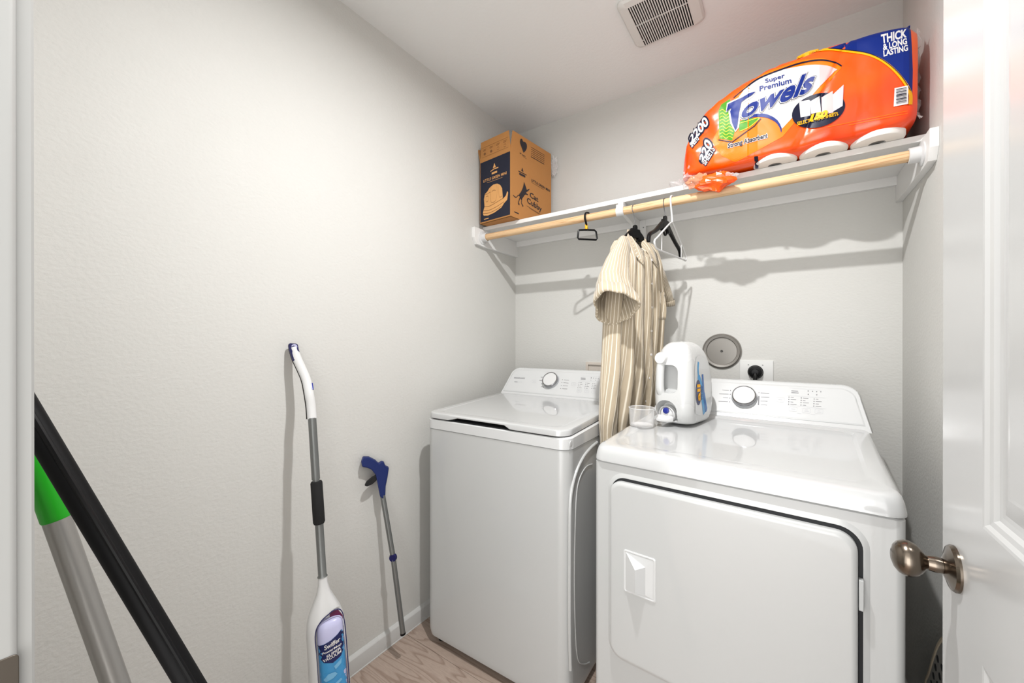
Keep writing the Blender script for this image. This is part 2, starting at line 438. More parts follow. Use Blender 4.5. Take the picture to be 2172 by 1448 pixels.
# ============================================================ SHELF AND ROD
ZS = 1.843
sh = thing('closet_shelf', 'white painted shelf board spanning the back wall on cleats', 'shelf', (-.49, YB, ZS))
box('shelf_board', XL+.001, XR-.001, 1.652, YB, ZS, ZS+.020, 'shelf_paint', sh, bevel=.0015, bseg=2)
box('cleat', XL+.019, XR-.019, YB-.018, YB, 1.812, ZS, 'shelf_paint', sh)
cle = [(YB, ZS+.0), (1.563, ZS+.0), (1.563, 1.790), (1.583, 1.757), (1.64, 1.753), (YB, 1.753)]
for xa, xb in ((XL, XL+.019), (XR-.019, XR)):
    obj('cleat', *loftg([[(xa, a, b) for a, b in cle], [(xb, a, b) for a, b in cle]]), 'shelf_paint', sh, bevel=.001, bseg=2)
# middle bracket: wall leg, arm under the board, brace and rod clip
br = thing('shelf_bracket', 'white bracket under the middle of the shelf clipped over the rod', 'bracket', (-.575, YB, 1.60))
box('wall_leg', -.60, -.555, YB-.020, YB, 1.545, ZS, 'shelf_paint', br, bevel=.002, bseg=2)
pl_ = [(YB-.02, ZS), (1.66, ZS), (1.66, ZS-.016), (1.86, 1.800), (YB-.02, 1.70)]
obj('arm', *loftg([[(-.600, a, b) for a, b in pl_], [(-.584, a, b) for a, b in pl_]]), 'shelf_paint', br, bevel=.001, bseg=2)
YR, ZR, RR = 1.630, 1.798, .0165
ring = [(YR+(RR+.0008)*math.cos(R(a)), ZR+(RR+.0008)*math.sin(R(a))) for a in range(250, -31, -14)]
rou = [(YR+(RR+.0055)*math.cos(R(a)), ZR+(RR+.0055)*math.sin(R(a))) for a in range(250, -31, -14)]
pf = ring+rou[::-1]
nn = len(ring); V = [(-.583, a, b) for a, b in ring]+[(-.583, a, b) for a, b in rou]+[(-.552, a, b) for a, b in ring]+[(-.552, a, b) for a, b in rou]
F = []
for i in range(nn-1):
    F += [(i, i+1, nn+i+1, nn+i), (2*nn+i, 3*nn+i, 3*nn+i+1, 2*nn+i+1), (i, 2*nn+i, 2*nn+i+1, i+1), (nn+i, nn+i+1, 3*nn+i+1, 3*nn+i)]
F += [(0, nn, 3*nn, 2*nn), (nn-1, 3*nn-1, 4*nn-1, 2*nn-1)]
obj('rod_clip', V, F, 'white_plastic', br, smooth=True, angle=40)
box('clip_arm', -.583, -.560, YR+.008, 1.70, ZR+.017, ZS-.0005, 'white_plastic', br)
for z in (1.806, 1.60):
    lathe('screw', [(.001, 0), (.0035, 0), (.0035, .001), (.001, .0014)], (-.566, YB-.020, z), (0, -1, 0), 'steel', br, n=10)

rd = thing('closet_rod', 'pale wooden hanging rod running below the shelf edge', 'rod', (-.49, YR, ZR-RR))
tube('rod', [(XL+.026, YR, ZR), (-.9, YR, ZR), (0, YR, ZR), (XR-.026, YR, ZR)], RR, 'rod_wood', rd, n=32, up=(0, 0, 1))
for x, s in ((XL+.019, 1), (XR-.019, -1)):
    lathe('rod_socket', [(.001, 0), (.034, 0), (.034, .003), (.023, .006), (.0225, .030), (.0185, .031), (.018, .008), (.001, .008)], (x, YR, ZR), (s, 0, 0), 'white_plastic', rd, n=40)

# ============================================================ WASHER
def front_frame(root):
    m = wmat(root)
    return m
def appliance(name, label, loc, rz, W, D, rc, zb):
    t = thing(name, label, name, (loc[0], loc[1], 0), R(rz))
    return t
def L(o, g, nm, mt, **k):
    if mt in ('enamel', 'enamel_top', 'console_plastic') and k.get('smooth'): k['wn'] = True
    return obj(nm, *g, mt, o, world=False, **k)
def console(t, W, y0, z0, y1, z1, yb, ins, rad, x0=0):
    """backsplash console: leaning front face with rounded upper corners; returns the front-plane mapping"""
    H = math.hypot(y1-y0, z1-z0)
    def outl(g, lo=0, hi=0):   # outline in (x, s)
        bot = lo; top = H-hi; pts = [(x0+g, bot)]
        bx0, tx0 = x0+g, x0+g+ins
        r = max(rad-g*.6, .006)
        # left side up to the arc, arc, top, arc, right side
        n = 9
        dxl = ins/H
        pts = [(bx0+dxl*lo, bot)]
        ya = top-r; xa = bx0+dxl*ya
        cxl = xa+r*1.02
        for i in range(n): a = PI-(PI/2-.28)*i/(n-1)*1.0-.0-0.0; pts.append((cxl+r*math.cos(PI-(PI/2)*i/(n-1)), ya+r*math.sin((PI/2)*i/(n-1))))
        W2 = 2*x0+W
        pts += [(W2-px, py) for px, py in reversed(pts)]
        return pts
    sd = Vector((0, (y1-y0)/H, (z1-z0)/H)); nr = Vector((0, -sd.z, sd.y))
    def F(x, s, off=0): return Vector((x, y0, z0))+sd*s+nr*off
    o0 = outl(0)
    back = [Vector((x, yb, z0+(z1-z0)*s/H)) for x, s in o0]
    mid = [Vector((x, F(x, s).y+.012, F(x, s).z+.001)) for x, s in o0]
    e1 = outl(.004, 0, .003)
    L(t, loftg([back, mid, [F(x, s) for x, s in o0][:0] or [F(x, s, .0) for x, s in e1]]), 'console', 'console_plastic', smooth=True, angle=50)
    # raised inner panel with a soft shadow groove round it
    i0, i1, i2 = outl(.014, .022, .012), outl(.0175, .0255, .0155), outl(.020, .028, .018)
    pn = L(t, loftg([[F(x, s, -.001) for x, s in i0], [F(x, s, .0012) for x, s in i0], [F(x, s, .0032) for x, s in i1], [F(x, s, .0038) for x, s in i2]], False, True), 'control_panel', 'console_plastic', smooth=True, angle=60)
    M4 = wmat(t)
    P0 = M4 @ F(0, 0, .0042); N = (M4.to_3x3() @ nr)
    def q(px, py): return hit(px, py, P0, N)
    return pn, q, M4, F, nr, sd
def qmap(fn): return lambda a, b: fn(a, b)
def prints(panel, q, items, nm='marking', mt='print_grey'):
    gs = []
    for it in items:
        k = it[0]
        if k == 'bar': _, x0, y0, x1, y1, wd = it; gs.append(strokeg([(x0, y0), (x1, y1)], wd))
        elif k == 'dot': _, x, y, r = it; gs.append(polyg(ellipse(x, y, r, r, 10)))
        elif k == 'txt':
            _, s, x0, y0, x1, y1, h = it[:7]
            gs.append(textq(s, ((x0, y0), (x1, y1), (x1+h*.15, y1-h), (x0+h*.15, y0-h)), offset=.02))
        elif k == 'btn':
            _, x, y, w_, h_, sl = it; p = rrect(-w_/2, w_/2, -h_/2, h_/2, 2.2, 3); p = [(x+a-.12*b, y+b+a*sl) for a, b in p]; p.append(p[0])
            gs.append(strokeg(p, .55))
    V, F = merge(*gs)
    return tag(decal(nm, (V, F), q, mt, panel), kind='stuff')

wx, wy, wr = -1.228, 1.142, .9
WW = .652
wa = thing('washing_machine', 'white top-loading washing machine in the left corner', 'washing machine', (wx, wy, 0), R(wr))
o = rrect(0, WW, 0, .70, (.042, .042, .02, .02), 8)
def inset(z, d, P=None):
    c = (WW/2, .35); return [(c[0]+(a-c[0])*(1-2*d/WW), c[1]+(b-c[1])*(1-2*d/.70), z) for a, b in (P or o)]
L(wa, loftg([inset(.030, .014), inset(.036, .004), inset(.060, 0), inset(.888, 0), inset(.8895, .0015)]), 'cabinet', 'enamel', smooth=True, angle=30)
def slope(y): return .040*max(0, y)
dk = [[(a, b, .8905) for a, b, _ in inset(0, .001)], [(a, b, .8915) for a, b, _ in inset(0, -.002)], [(a, b, .926+slope(b)) for a, b, _ in inset(0, -.002)], [(a, b, .930+slope(b)) for a, b, _ in inset(0, .002)], [(a, b, .932+slope(b)) for a, b, _ in inset(0, .010)]]
L(wa, loftg(dk), 'deck', 'console_plastic', smooth=True, angle=30)
# lid with a grip notch in its front edge
lo = rrect(.004, WW-.004, -.004, .535, (.048, .048, .01, .01), 8, 22)
LC = (WW/2, .265)
def lid(d, z, notch=0):
    out = []
    for a, b in lo:
        x = LC[0]+(a-LC[0])*(1-2*d/(WW-.008)); y = LC[1]+(b-LC[1])*(1-2*d/.54)
        zz = z+slope(b)
        if notch and b < .02:
            t = 1 if .165 < a < .405 else max(0, 1-min(abs(a-.165), abs(a-.405))/.024)
            zz += notch*t*t*(3-2*t)
        out.append((x, y, zz))
    return out
L(wa, loftg([lid(.020, .9335, .011), lid(.001, .9345, .0125), lid(0, .936, .0125), lid(0, .950, .002), lid(.002, .9545), lid(.008, .9575), lid(.036, .9580), lid(.040, .9572), lid(.046, .9568)]), 'lid', 'enamel_top', smooth=True, angle=32)
lg_ = rrect(.008, WW-.008, .001, .53, (.046, .046, .01, .01), 8)
L(wa, loftg([[(a, b, .9300+slope(b)) for a, b in lg_], [(a, b, .9340+slope(b)) for a, b in lg_]]), 'lid_gap', 'gap_dark')
pn, q, M4, F_, nr, sd = console(wa, WW+.004, .530, .968, .628, 1.104, .68, .026, .042, x0=-.002)
c0 = q(1169, 808); nw = M4.to_3x3() @ nr
lathe('knob_ring', [(.0405, -.001), (.0405, .016), (.0400, .0212), (.0385, .0222), (.0369, .0215), (.0369, .004)], c0, nw, 'chrome', pn, n=56)
kb = lathe('knob', [(.001, 0), (.0368, 0), (.0368, .019), (.034, .0215), (.001, .0215)], c0, nw, 'white_plastic', wa, n=56)
lathe('skirt', [(.001, -.001), (.043, -.001), (.0415, .007), (.001, .007)], c0-Vector((0, 0, 0)), nw, 'print_light', kb, n=56)
its = [('bar', 1152, 800, 1147, 799.6, .8), ('bar', 1152, 807, 1144, 806, 1.2), ('bar', 1152, 813.5, 1148, 813.2, .9), ('bar', 1151, 820, 1147.6, 819.7, .9),
       ('dot', 1155.5, 802, .8), ('dot', 1154.3, 808, .8), ('dot', 1153.4, 814, .8), ('dot', 1152.5, 820.5, .9)]
for i in range(4):
    its += [('dot', 1193-1.3*i, 805+6.2*i, .8), ('bar', 1196.5-1.3*i, 805.2+6.2*i, 1207-1.3*i, 806+6.2*i, .8)]
for c, (x, y) in enumerate(((1228.2, 811), (1242.8, 812), (1257.5, 812.8))):
    for i in range(4):
        its += [('dot', x-.85*i, y+3.6*i, .75), ('bar', x+2.5-.85*i, y+.2+3.6*i, x+(6, 8, 5, 8)[(i+c) % 4]-.85*i, y+.6+3.6*i, .7)]
its += [('txt', '1', 1253.2, 802.4, 1254.6, 802.5, 2.6), ('txt', '2', 1258, 802.9, 1259.6, 803, 2.6), ('txt', '3', 1263, 803.4, 1264.6, 803.5, 2.6), ('txt', '4', 1267.6, 803.9, 1269.4, 804, 2.6),
        ('dot', 1253.4, 805.7, .75), ('dot', 1263, 806.2, .75), ('bar', 1232, 801.2, 1242, 801.7, 1.4), ('bar', 1232, 803.8, 1242, 804.2, 1.2)]
prints(pn, q, its)
prints(pn, q, [('bar', 1232, 797, 1272, 799, .35), ('bar', 1229, 807.5, 1270, 809, .35), ('btn', 1132.5, 808.5, 8, 6, .05), ('dot', 1132.5, 808.5, 1),
               ('btn', 1217, 814.5, 9.5, 6.5, .07), ('bar', 1214.8, 814.3, 1219.5, 814.8, .9), ('btn', 1228.5, 828.5, 10, 6.2, .07), ('bar', 1225.5, 828.2, 1231.5, 828.8, 1),
               ('btn', 1244.5, 829.5, 9, 6.5, .07), ('bar', 1242, 828.5, 1247.5, 829, .8), ('btn', 1259, 830.8, 9, 6.2, .07), ('bar', 1257, 830.6, 1261.5, 831.2, .9)], mt='print_light')
prints(pn, q, [('txt', 'FRIGIDAIRE', 1090.2, 802.6, 1113, 803.6, 3.1)], nm='brand_lettering', mt='print_grey')
prints(pn, q, [('bar', 1091, 809.2, 1098, 809.6, 1.1)], nm='marking', mt='print_grey')
prints(pn, q, [('bar', 1098.6, 809.6, 1107, 810.1, .7)], nm='marking', mt='print_light')
# pressed ribs in the right flank
XS = M4 @ Vector((WW, 0, 0)); NS = M4.to_3x3() @ Vector((1, 0, 0))
def side(pts): return smoothpath([hit(a, b, XS, NS) for a, b in pts], 5)
tube('pressed_rib', side([(1266, 938), (1252, 950), (1236, 970), (1222, 1000), (1213, 1035), (1209, 1080), (1208, 1200), (1208, 1330), (1210, 1420)]), .006, 'enamel', wa, n=10, flat=.006)
tube('pressed_rib', side([(1256, 984), (1243, 990), (1230, 1012), (1223, 1045), (1220, 1110), (1218, 1220), (1220, 1330), (1225, 1395), (1238, 1408), (1250, 1404)]), .0025, 'enamel', wa, n=8)
c0 = hit(1211, 941, XS, NS)
lathe('side_button', [(.010, -.001), (.010, .001), (.007, .0015), (.001, .0014)], c0, NS, 'console_plastic', wa, n=20)
for fx in (.05, WW-.05):
    for fy in (.05, .64):
        lathe('foot', [(.018, 0), (.018, .012), (.008, .014), (.008, .032)], (fx, fy, 0), (0, 0, 1), 'black_plastic', wa, n=16, world=False)
# faint scuff on the front
XF = M4 @ Vector((0, -.0006, 0)); NF = M4.to_3x3() @ Vector((0, -1, 0))
decal('scuff_mark', strokeg([(1035, 1081), (1045, 1079), (1055, 1085), (1060, 1088)], [.4, 1.0, .5, .3]), lambda a, b: hit(a, b, XF, NF), 'print_light', wa)

# ============================================================ DRYER
dx, dy, drr = -.465, 1.104, -2.6
WD = .665
dry = thing('dryer', 'white front-loading clothes dryer with square door beside the wall', 'clothes dryer', (dx, dy, 0), R(drr))
M5 = wmat(dry)
o = rrect(0, WD, 0, .70, (.016, .016, .01, .01), 5)
def ins2(z, d, P=None, D=.70):
    c = (WD/2, D/2); return [(c[0]+(a-c[0])*(1-2*d/WD), c[1]+(b-c[1])*(1-2*d/D), z) for a, b in (P or o)]
L(dry, loftg([ins2(.020, .004), ins2(.024, 0), ins2(.893, 0), ins2(.896, .003)]), 'cabinet', 'enamel', smooth=True, angle=30)
ot = rrect(-.004, WD+.004, -.006, .70, (.034, .034, .008, .008), 9)
def sl2(z, y): return z+.055*max(0, y)*max(0, min(1, (z-.897)/.045))
def rg(P, z): return [(a, b, sl2(z, b)) for a, b, *_ in P]
tray = rrect(.045, WD-.045, .05, .535, .045, 9)
tr2_ = rrect(.053, WD-.053, .058, .527, .04, 9)
L(dry, loftg([rg(ins2(0, .004, ot), .8975), rg(ins2(0, 0, ot), .899), rg(ins2(0, 0, ot), .905), rg(ins2(0, .003, ot), .922), rg(ins2(0, .007, ot), .934), rg(ins2(0, .013, ot), .940), rg(ins2(0, .022, ot), .9425),
              rg(tray, .9430), rg(tr2_, .9385)]), 'top_panel', 'enamel_top', smooth=True, angle=32)
pd, qd, M4d, Fd, nrd, sdd = console(dry, WD+.006, .548, .966, .640, 1.100, .69, .030, .050, x0=-.003)
nd = M4d.to_3x3() @ nrd
c0 = qd(1579, 843)
lathe('knob_ring', [(.0385, -.001), (.0395, .014), (.0385, .0212), (.0372, .0228), (.0354, .0222), (.0354, .004)], c0, nd, 'chrome', pd, n=56)
kb = lathe('knob', [(.001, 0), (.0352, 0), (.0352, .021), (.033, .0228), (.001, .0228)], c0, nd, 'white_plastic', dry, n=56)
sdw = M4d.to_3x3() @ sdd; xw = sdw.cross(nd); g_ = []
for o_ in (.0222, .0240): g_.append([c0+nd*o_+xw*a+sdw*b for a, b in ((-.0010, -.030), (.0010, -.030), (.0010, .030), (-.0010, .030))])
obj('grip_ridge', *loftg(g_), 'white_plastic', kb)
lathe('knob_skirt', [(.001, -.001), (.0425, -.001), (.0405, .008), (.001, .008)], c0, nd, 'print_light', pd, n=56)
its = []
for i, (x, y) in enumerate(((1549.5, 828), (1549, 836), (1548, 844), (1547.5, 852))):
    wds = (14, 20, 11, 20)[i]; its += [('dot', x, y, 1.1), ('bar', x-3.5-wds, y-1.2, x-3.5, y-.3, 1.1 if i in (1, 3) else .8)]
its += [('dot', 1609.8, 832.5, 1.0)]
for i, (x, y) in enumerate(((1613.5, 833), (1614, 841.5), (1613, 850), (1613, 858))):
    its.append(('bar', x, y, x+(18, 18, 15, 14)[i], y+.9, 1.3))
for c, (x, y) in enumerate(((1673.5, 841.8), (1699.6, 843.7), (1726.8, 846))):
    for i in range(4):
        its += [('dot', x-.25*i, y+5*i, 1.25), ('bar', x+3.6-.2*i, y+.2+5*i, x+(10, 15, 9, 16)[(i+c) % 4], y+.8+5*i, 1.0)]
for x, y in ((1714.2, 829), (1723.4, 829.7), (1732.3, 830.3), (1741, 830.6), (1714.4, 836), (1732.5, 837)): its.append(('dot', x, y, 1.3))
its += [('bar', 1678.5, 828.6, 1693, 829.4, 1.5), ('bar', 1678.5, 832.4, 1694, 833.2, 1.5)]
prints(pd, qd, its)
prints(pd, qd, [('bar', 1609.5, 839.5, 1608.7, 859, 3.2)], nm='level_bar', mt='print_grey')
prints(pd, qd, [('bar', 1674, 822.5, 1742, 827.5, .4), ('bar', 1670, 838, 1752, 844, .4), ('bar', 1669, 858.5, 1752, 866.5, .4), ('bar', 1613, 863, 1628, 864, .6),
                ('btn', 1655, 847.5, 17, 9, .06), ('bar', 1650.5, 847, 1659.5, 847.8, 1.2), ('btn', 1682, 867.3, 17, 9, .07), ('bar', 1678, 866.8, 1687, 867.8, 1.1),
                ('btn', 1710.5, 870.5, 17, 10, .07), ('bar', 1707, 868.5, 1714, 869.2, .9), ('bar', 1706, 871.5, 1716, 872.5, .9), ('btn', 1737, 872, 17, 10, .07), ('bar', 1734, 870.5, 1740, 871.2, .9), ('bar', 1733, 873.5, 1742, 874.4, .9),
                ('bar', 1691, 876, 1699, 877, .9), ('bar', 1719, 878, 1729, 879, .9)], mt='print_light')
# door with its shadow gap, pull and hinge
DX0, DX1, DZ0, DZ1 = .054, .592, .352, .852
gp = rrect(DX0+.002, DX1+.0085, DZ0-.001, DZ1+.009, (.036, .036, .043, .040), 9)
L(dry, loftg([[(a, .004, b) for a, b in gp], [(a, -.0022, b) for a, b in gp]]), 'door_gap', 'gap_dark')
bz = rrect(DX0-.003, DX1+.013, DZ0-.006, DZ1+.014, (.040, .040, .047, .044), 9); bz2 = rrect(DX0-.012, DX1+.022, DZ0-.016, DZ1+.024, (.05, .05, .057, .054), 9)
gpo = [(a, b) for a, b in gp]
L(dry, loftg([[(a, .001, b) for a, b in bz2], [(a, -.0026, b) for a, b in bz], [(a, -.0030, b) for a, b in gpo], [(a, .002, b) for a, b in gpo]], False, False), 'door_bezel', 'enamel', smooth=True, angle=40)
dp = [rrect(DX0+i, DX1-i, DZ0+i, DZ1-i, .036-i*.8, 9) for i in (0, .001, .005, .012)]
door = L(dry, loftg([[(a, -.002, b) for a, b in dp[0]], [(a, -.010, b) for a, b in dp[0]], [(a, -.0135, b) for a, b in dp[1]], [(a, -.0175, b) for a, b in dp[2]], [(a, -.0190, b) for a, b in dp[3]]], False, True), 'door', 'enamel', smooth=True, angle=40)
PF = M5 @ Vector((0, -.019, 0)); NFd = M5.to_3x3() @ Vector((0, -1, 0))
i5 = M5.inverted()
def dloc(px, py): v = i5 @ hit(px, py, PF, NFd); return v.x, v.z
hx0, hz1 = dloc(1323, 1163); hx1, hz0 = dloc(1391, 1279)
h0 = rrect(hx0, hx1, hz0, hz1, .006, 4); h1 = rrect(hx0+.003, hx1-.003, hz0+.003, hz1-.003, .005, 4); h2 = rrect(hx0+.006, hx1-.006, hz0+.006, hz1-.006, .004, 4)
hd = L(dry, loftg([[(a, -.018, b) for a, b in h0], [(a, -.0205, b) for a, b in h0], [(a, -.0215, b) for a, b in h1], [(a, -.0200, b) for a, b in h2]], False, True), 'door_handle', 'console_plastic', smooth=True, angle=30)
hw, hh = hx1-hx0, hz1-hz0
a0, a1, b0, b1 = hx0+.006, hx1-.007, hz0+.008, hz1-.006
rx, yF, yR = hx0+hw*.46, -.0205, -.0440
xm = rx+(a1-rx)*.50
V = [(a0, yF, b0), (a1, yF, b0), (a1, yF, b1), (a0, yF, b1), (rx, yR, hz1-hh*.30), (rx, yR, hz0+hh*.17), (xm, yF-.001, hz1-hh*.26), (xm, yF-.001, hz0+hh*.10)]
L(dry, (V, [(0, 3, 4, 5), (3, 2, 6, 4), (4, 6, 7, 5), (6, 2, 1, 7), (0, 5, 7, 1)]), 'door_handle_grip', 'console_plastic')
hgx, _z = dloc(1815, 1215)
box('hinge', DX1+.001, DX1+.0085, -.016, -.001, .700, .762, 'groove', dry, world=False, bevel=.001, bseg=2)
for fx in (.05, WD-.05):
    for fy in (.05, .64):
        lathe('foot', [(.018, 0), (.018, .010), (.008, .012), (.008, .022)], (fx, fy, 0), (0, 0, 1), 'black_plastic', dry, n=16, world=False)

# ============================================================ THINGS ON THE BACK WALL
vc = thing('dryer_duct_cover', 'round grey metal duct cover set in the back wall', 'duct cover', (-.227, YB, 1.13))
vo = (-.227, YB, 1.2045)
lathe('rim', [(.064, 0), (.0785, 0), (.0785, -.003), (.0755, -.005), (.0725, -.003), (.066, -.001)], vo, (0, 1, 0), 'duct_grey', vc, n=56)
lathe('shadow_gap', [(.001, -.0012), (.073, -.0012), (.073, -.002), (.001, -.002)], vo, (0, 1, 0), 'duct_dark', vc, n=48)
lathe('pan', [(.001, -.003), (.0590, -.003), (.0620, -.010), (.0705, -.0125), (.0715, -.0105), (.0715, -.002), (.001, -.002)], vo, (0, 1, 0), 'duct_grey', vc, n=56)
lathe('screw', [(.001, -.003), (.0055, -.003), (.0045, -.0055), (.001, -.0045)], vo, (0, 1, 0), 'duct_dark', vc, n=16)
op = thing('power_outlet', 'square white outlet plate with round black plug above the dryer', 'power outlet', (-.0965, YB, 1.06))
pr = [rrect(-.158+i, -.035-i, 1.052+i, 1.1685-i, .003, 4) for i in (0, .002)]
obj('cover_plate', *loftg([[(a, YB, b) for a, b in pr[0]], [(a, YB-.004, b) for a, b in pr[0]], [(a, YB-.006, b) for a, b in pr[1]]]), 'plate_white', op, smooth=True)
lathe('receptacle', [(.001, .006), (.029, .006), (.029, .0085), (.001, .0085)], (-.099, YB, 1.118), (0, -1, 0), 'black_plastic', op, n=32)
for x in (-.125, -.073): lathe('screw', [(.001, .006), (.0028, .006), (.0025, .007), (.001, .0072)], (x, YB, 1.148), (0, -1, 0), 'steel', op, n=10)
pg = thing('power_plug', 'round black plug pushed into the outlet behind the dryer', 'plug', (-.099, YB-.01, 1.08))
lathe('plug_body', [(.001, .009), (.027, .009), (.027, .020), (.024, .026), (.014, .028), (.013, .033), (.001, .034)], (-.099, YB, 1.118), (0, -1, 0), 'black_plastic', pg, n=32)
tube('cord', smoothpath([(-.099, YB-.03, 1.112), (-.099, YB-.04, 1.08), (-.11, YB-.045, 1.0), (-.12, YB-.04, .9)]), .008, 'black_plastic', pg)
ob = thing('washer_outlet_box', 'pale plastic water valve box in the wall behind the washer', 'outlet box', (-.75, YB, 1.0))
bx = [(-.875, -.630, .985, 1.137), (-.855, -.650, 1.005, 1.124)]
V1 = [(a, YB, b) for a, b in ((-.875, .985), (-.630, .985), (-.630, 1.137), (-.875, 1.137))]
obj('frame', *loftg([V1, [(a, YB-.010, b) for a, _, b in V1], [(a, YB-.010, b) for a, b in ((-.862, .998), (-.643, .998), (-.643, 1.124), (-.862, 1.124))], [(a, YB-.001, b) for a, b in ((-.862, .998), (-.643, .998), (-.643, 1.124), (-.862, 1.124))]], False, True), 'outlet_box', ob)
for x in (-.80, -.70): lathe('valve', [(.001, 0), (.008, 0), (.008, .02), (.013, .021), (.013, .03), (.001, .03)], (x, YB-.001, 1.06), (0, -1, 0), 'steel', ob, n=14)
# ============================================================ CARDBOARD BOX ON THE SHELF
cb = thing('cardboard_box', 'open cardboard carton with a navy end on the shelf corner', 'box', (-1.103, 1.582, ZS+.020), R(-6))
BW, BD, BH, FL = .212, .345, .325, .098
TH = .004
def cbx(a, b, c, d, e, f, nm, mt='cardboard', par=cb): return obj(nm, *boxg(a, b, c, d, e, f), mt, par, world=False)
# local: x from -BW (left) to 0 (near right corner), y 0..BD, z 0..BH
cbx(-BW, 0, 0, TH, 0, BH, 'front_wall'); cbx(-BW, 0, BD-TH, BD, 0, BH, 'back_wall')
cbx(-TH, 0, TH, BD-TH, 0, BH, 'side_wall'); cbx(-BW, -BW+TH, TH, BD-TH, 0, BH, 'side_wall')
cbx(-BW, 0, 0, BD, 0, .003, 'bottom')
# drop edge: the front wall is printed navy
fr_ = M6 = wmat(cb)
def flap(name, a, b, out, ln):
    """flap standing up from edge a-b leaning out by vector out"""
    a, b, out = Vector(a), Vector(b), Vector(out); up = Vector((0, 0, ln)); n = out.normalized()*TH if out.length else Vector((0, 0, 0))
    d = (b-a).normalized()*.011
    V = [a, b, b+up+out-d, a+up+out+d]
    nrm = (b-a).cross(up+out).normalized()*TH
    V2 = [v-nrm for v in V]
    return obj(name, V+V2, [(0, 1, 2, 3), (7, 6, 5, 4), (0, 4, 5, 1), (1, 5, 6, 2), (2, 6, 7, 3), (3, 7, 4, 0)], 'cardboard', cb, world=False)
flap('flap', (-BW, 0, BH), (0, 0, BH), (0, -.004, 0), FL)
flap('flap', (0, 0, BH), (0, BD, BH), (.006, 0, 0), FL)
flap('flap', (-BW, BD, BH), (-BW, 0, BH), (-.030, 0, 0), FL-.015)
flap('flap', (0, BD, BH), (-BW, BD, BH), (0, .004, 0), FL-.01)
def fmap(a, b, k=.0008): return (-BW+a*BW, -k, b)           # front face: a 0..1, b height in m
def fd(nm, g, mt, k=.0012, me=0): return decal(nm, g, lambda a, b: fmap(a, b, k), mt, cb, world=False, maxe=me)
fd('printed_panel', polyg([(.015, .008), (.985, .008), (.985, BH-.006), (.015, BH-.006)]), 'box_navy', .0006)
def f2(pts): return [(a, b) for a, b in pts]
# triangle mark, name line, cleaner drawing
fd('printed_mark', merge(polyg([(.44, .268), (.54, .268), (.49, .292)]), strokeg([(.36, .256), (.47, .262), (.62, .262)], .005), strokeg([(.40, .243), (.58, .243)], .010)), 'box_tan')
fd('printed_lettering', textq('LITTLE GREEN MINI', ((.12, .212), (.88, .212), (.88, .226), (.12, .226)), offset=.015), 'box_tan')
fd('printed_lettering', merge(strokeg([(.25, .204), (.75, .204)], .0012), strokeg([(.14, .020), (.30, .020)], .004)), 'box_tan')
body = [(.16, .085), (.14, .125), (.17, .150), (.25, .158), (.33, .174), (.45, .184), (.58, .182), (.68, .170), (.74, .150), (.76, .110), (.76, .095), (.86, .108), (.90, .128), (.93, .118), (.90, .085), (.80, .072), (.72, .055), (.50, .040), (.28, .034), (.13, .040), (.10, .052), (.12, .066)]
fd('printed_drawing', polyg(body), 'box_tan')
lines = [curve2([(.16, .085), (.3, .080), (.5, .086), (.76, .098)]), curve2([(.12, .066), (.3, .060), (.55, .066), (.80, .080)]), curve2([(.10, .052), (.3, .046), (.55, .052), (.72, .062)]),
         curve2([(.38, .177), (.36, .14), (.38, .10), (.46, .094), (.54, .102), (.58, .14), (.57, .180)]), curve2([(.64, .172), (.63, .14), (.66, .11), (.73, .112)]), curve2([(.17, .148), (.27, .146), (.33, .15), (.36, .145), (.36, .10)]),
         curve2([(.22, .135), (.21, .11), (.27, .108), (.29, .132), (.22, .135)]), curve2([(.41, .150), (.47, .155), (.53, .150)])]
fd('printed_drawing', merge(*[strokeg(l, .0022) for l in lines]), 'tan_line', .0016)
# front flap print: framed row of pictograms
def flm(a, b, k=.001): t = b/FL; return (-BW+a*BW, -.004*t-k, BH+b)
def fl_(nm, g, mt): return decal(nm, g, flm, mt, cb, world=False)
fr = rrect(.07, .93, .018, .066, .004, 4); fr.append(fr[0])
g = [strokeg(fr, .0010)]
for k in range(4):
    a = .17+.22*k; g += [strokeg([(a-.05, .056), (a+.06, .056)], .0022), strokeg([(a-.05, .050), (a+.04, .050)], .0022)]
    e = [(a+.035*math.cos(t), .033+.007*math.sin(t)) for t in [2*PI*i/12 for i in range(13)]]; g.append(strokeg(e, .0018) if k > 1 else polyg(e[:-1]))
    if k < 3: g.append(strokeg([(a+.11, .024), (a+.11, .060)], .0008))
fl_('printed_lettering', merge(*g), 'tan_line')
# right side: face x = 0, a 0..1 runs back
def smap(a, b, k=.0008): return (k+(.006*(b-BH)/FL if b > BH else 0), a*BD, b)
def sd_(nm, g, mt, k=.0014): return decal(nm, g, lambda a, b: smap(a, b, k), mt, cb, world=False)
heart = [(.30, .300), (.22, .335), (.185, .358), (.19, .378), (.225, .388), (.265, .380), (.30, .366)]
heart = curve2([(.285, .298), (.23, .330), (.195, .355), (.20, .380), (.235, .388), (.262, .375), (.30, .380), (.345, .372), (.355, .350), (.335, .325), (.285, .298)], 4)
sd_('printed_heart', polyg([(a, .345+(b-.298)*.69) for a, b in heart[:-1]]), 'box_ink')
g = [strokeg([(.20, .334), (.235, .335)], .004), strokeg([(.25, .332), (.33, .332)], .003), strokeg([(.27, .326), (.36, .324)], .0012)]
for k in range(6): g.append(strokeg([(.46, .395-.0095*k), (.80, .395-.0095*k)], .003 if k == 5 else .0018))
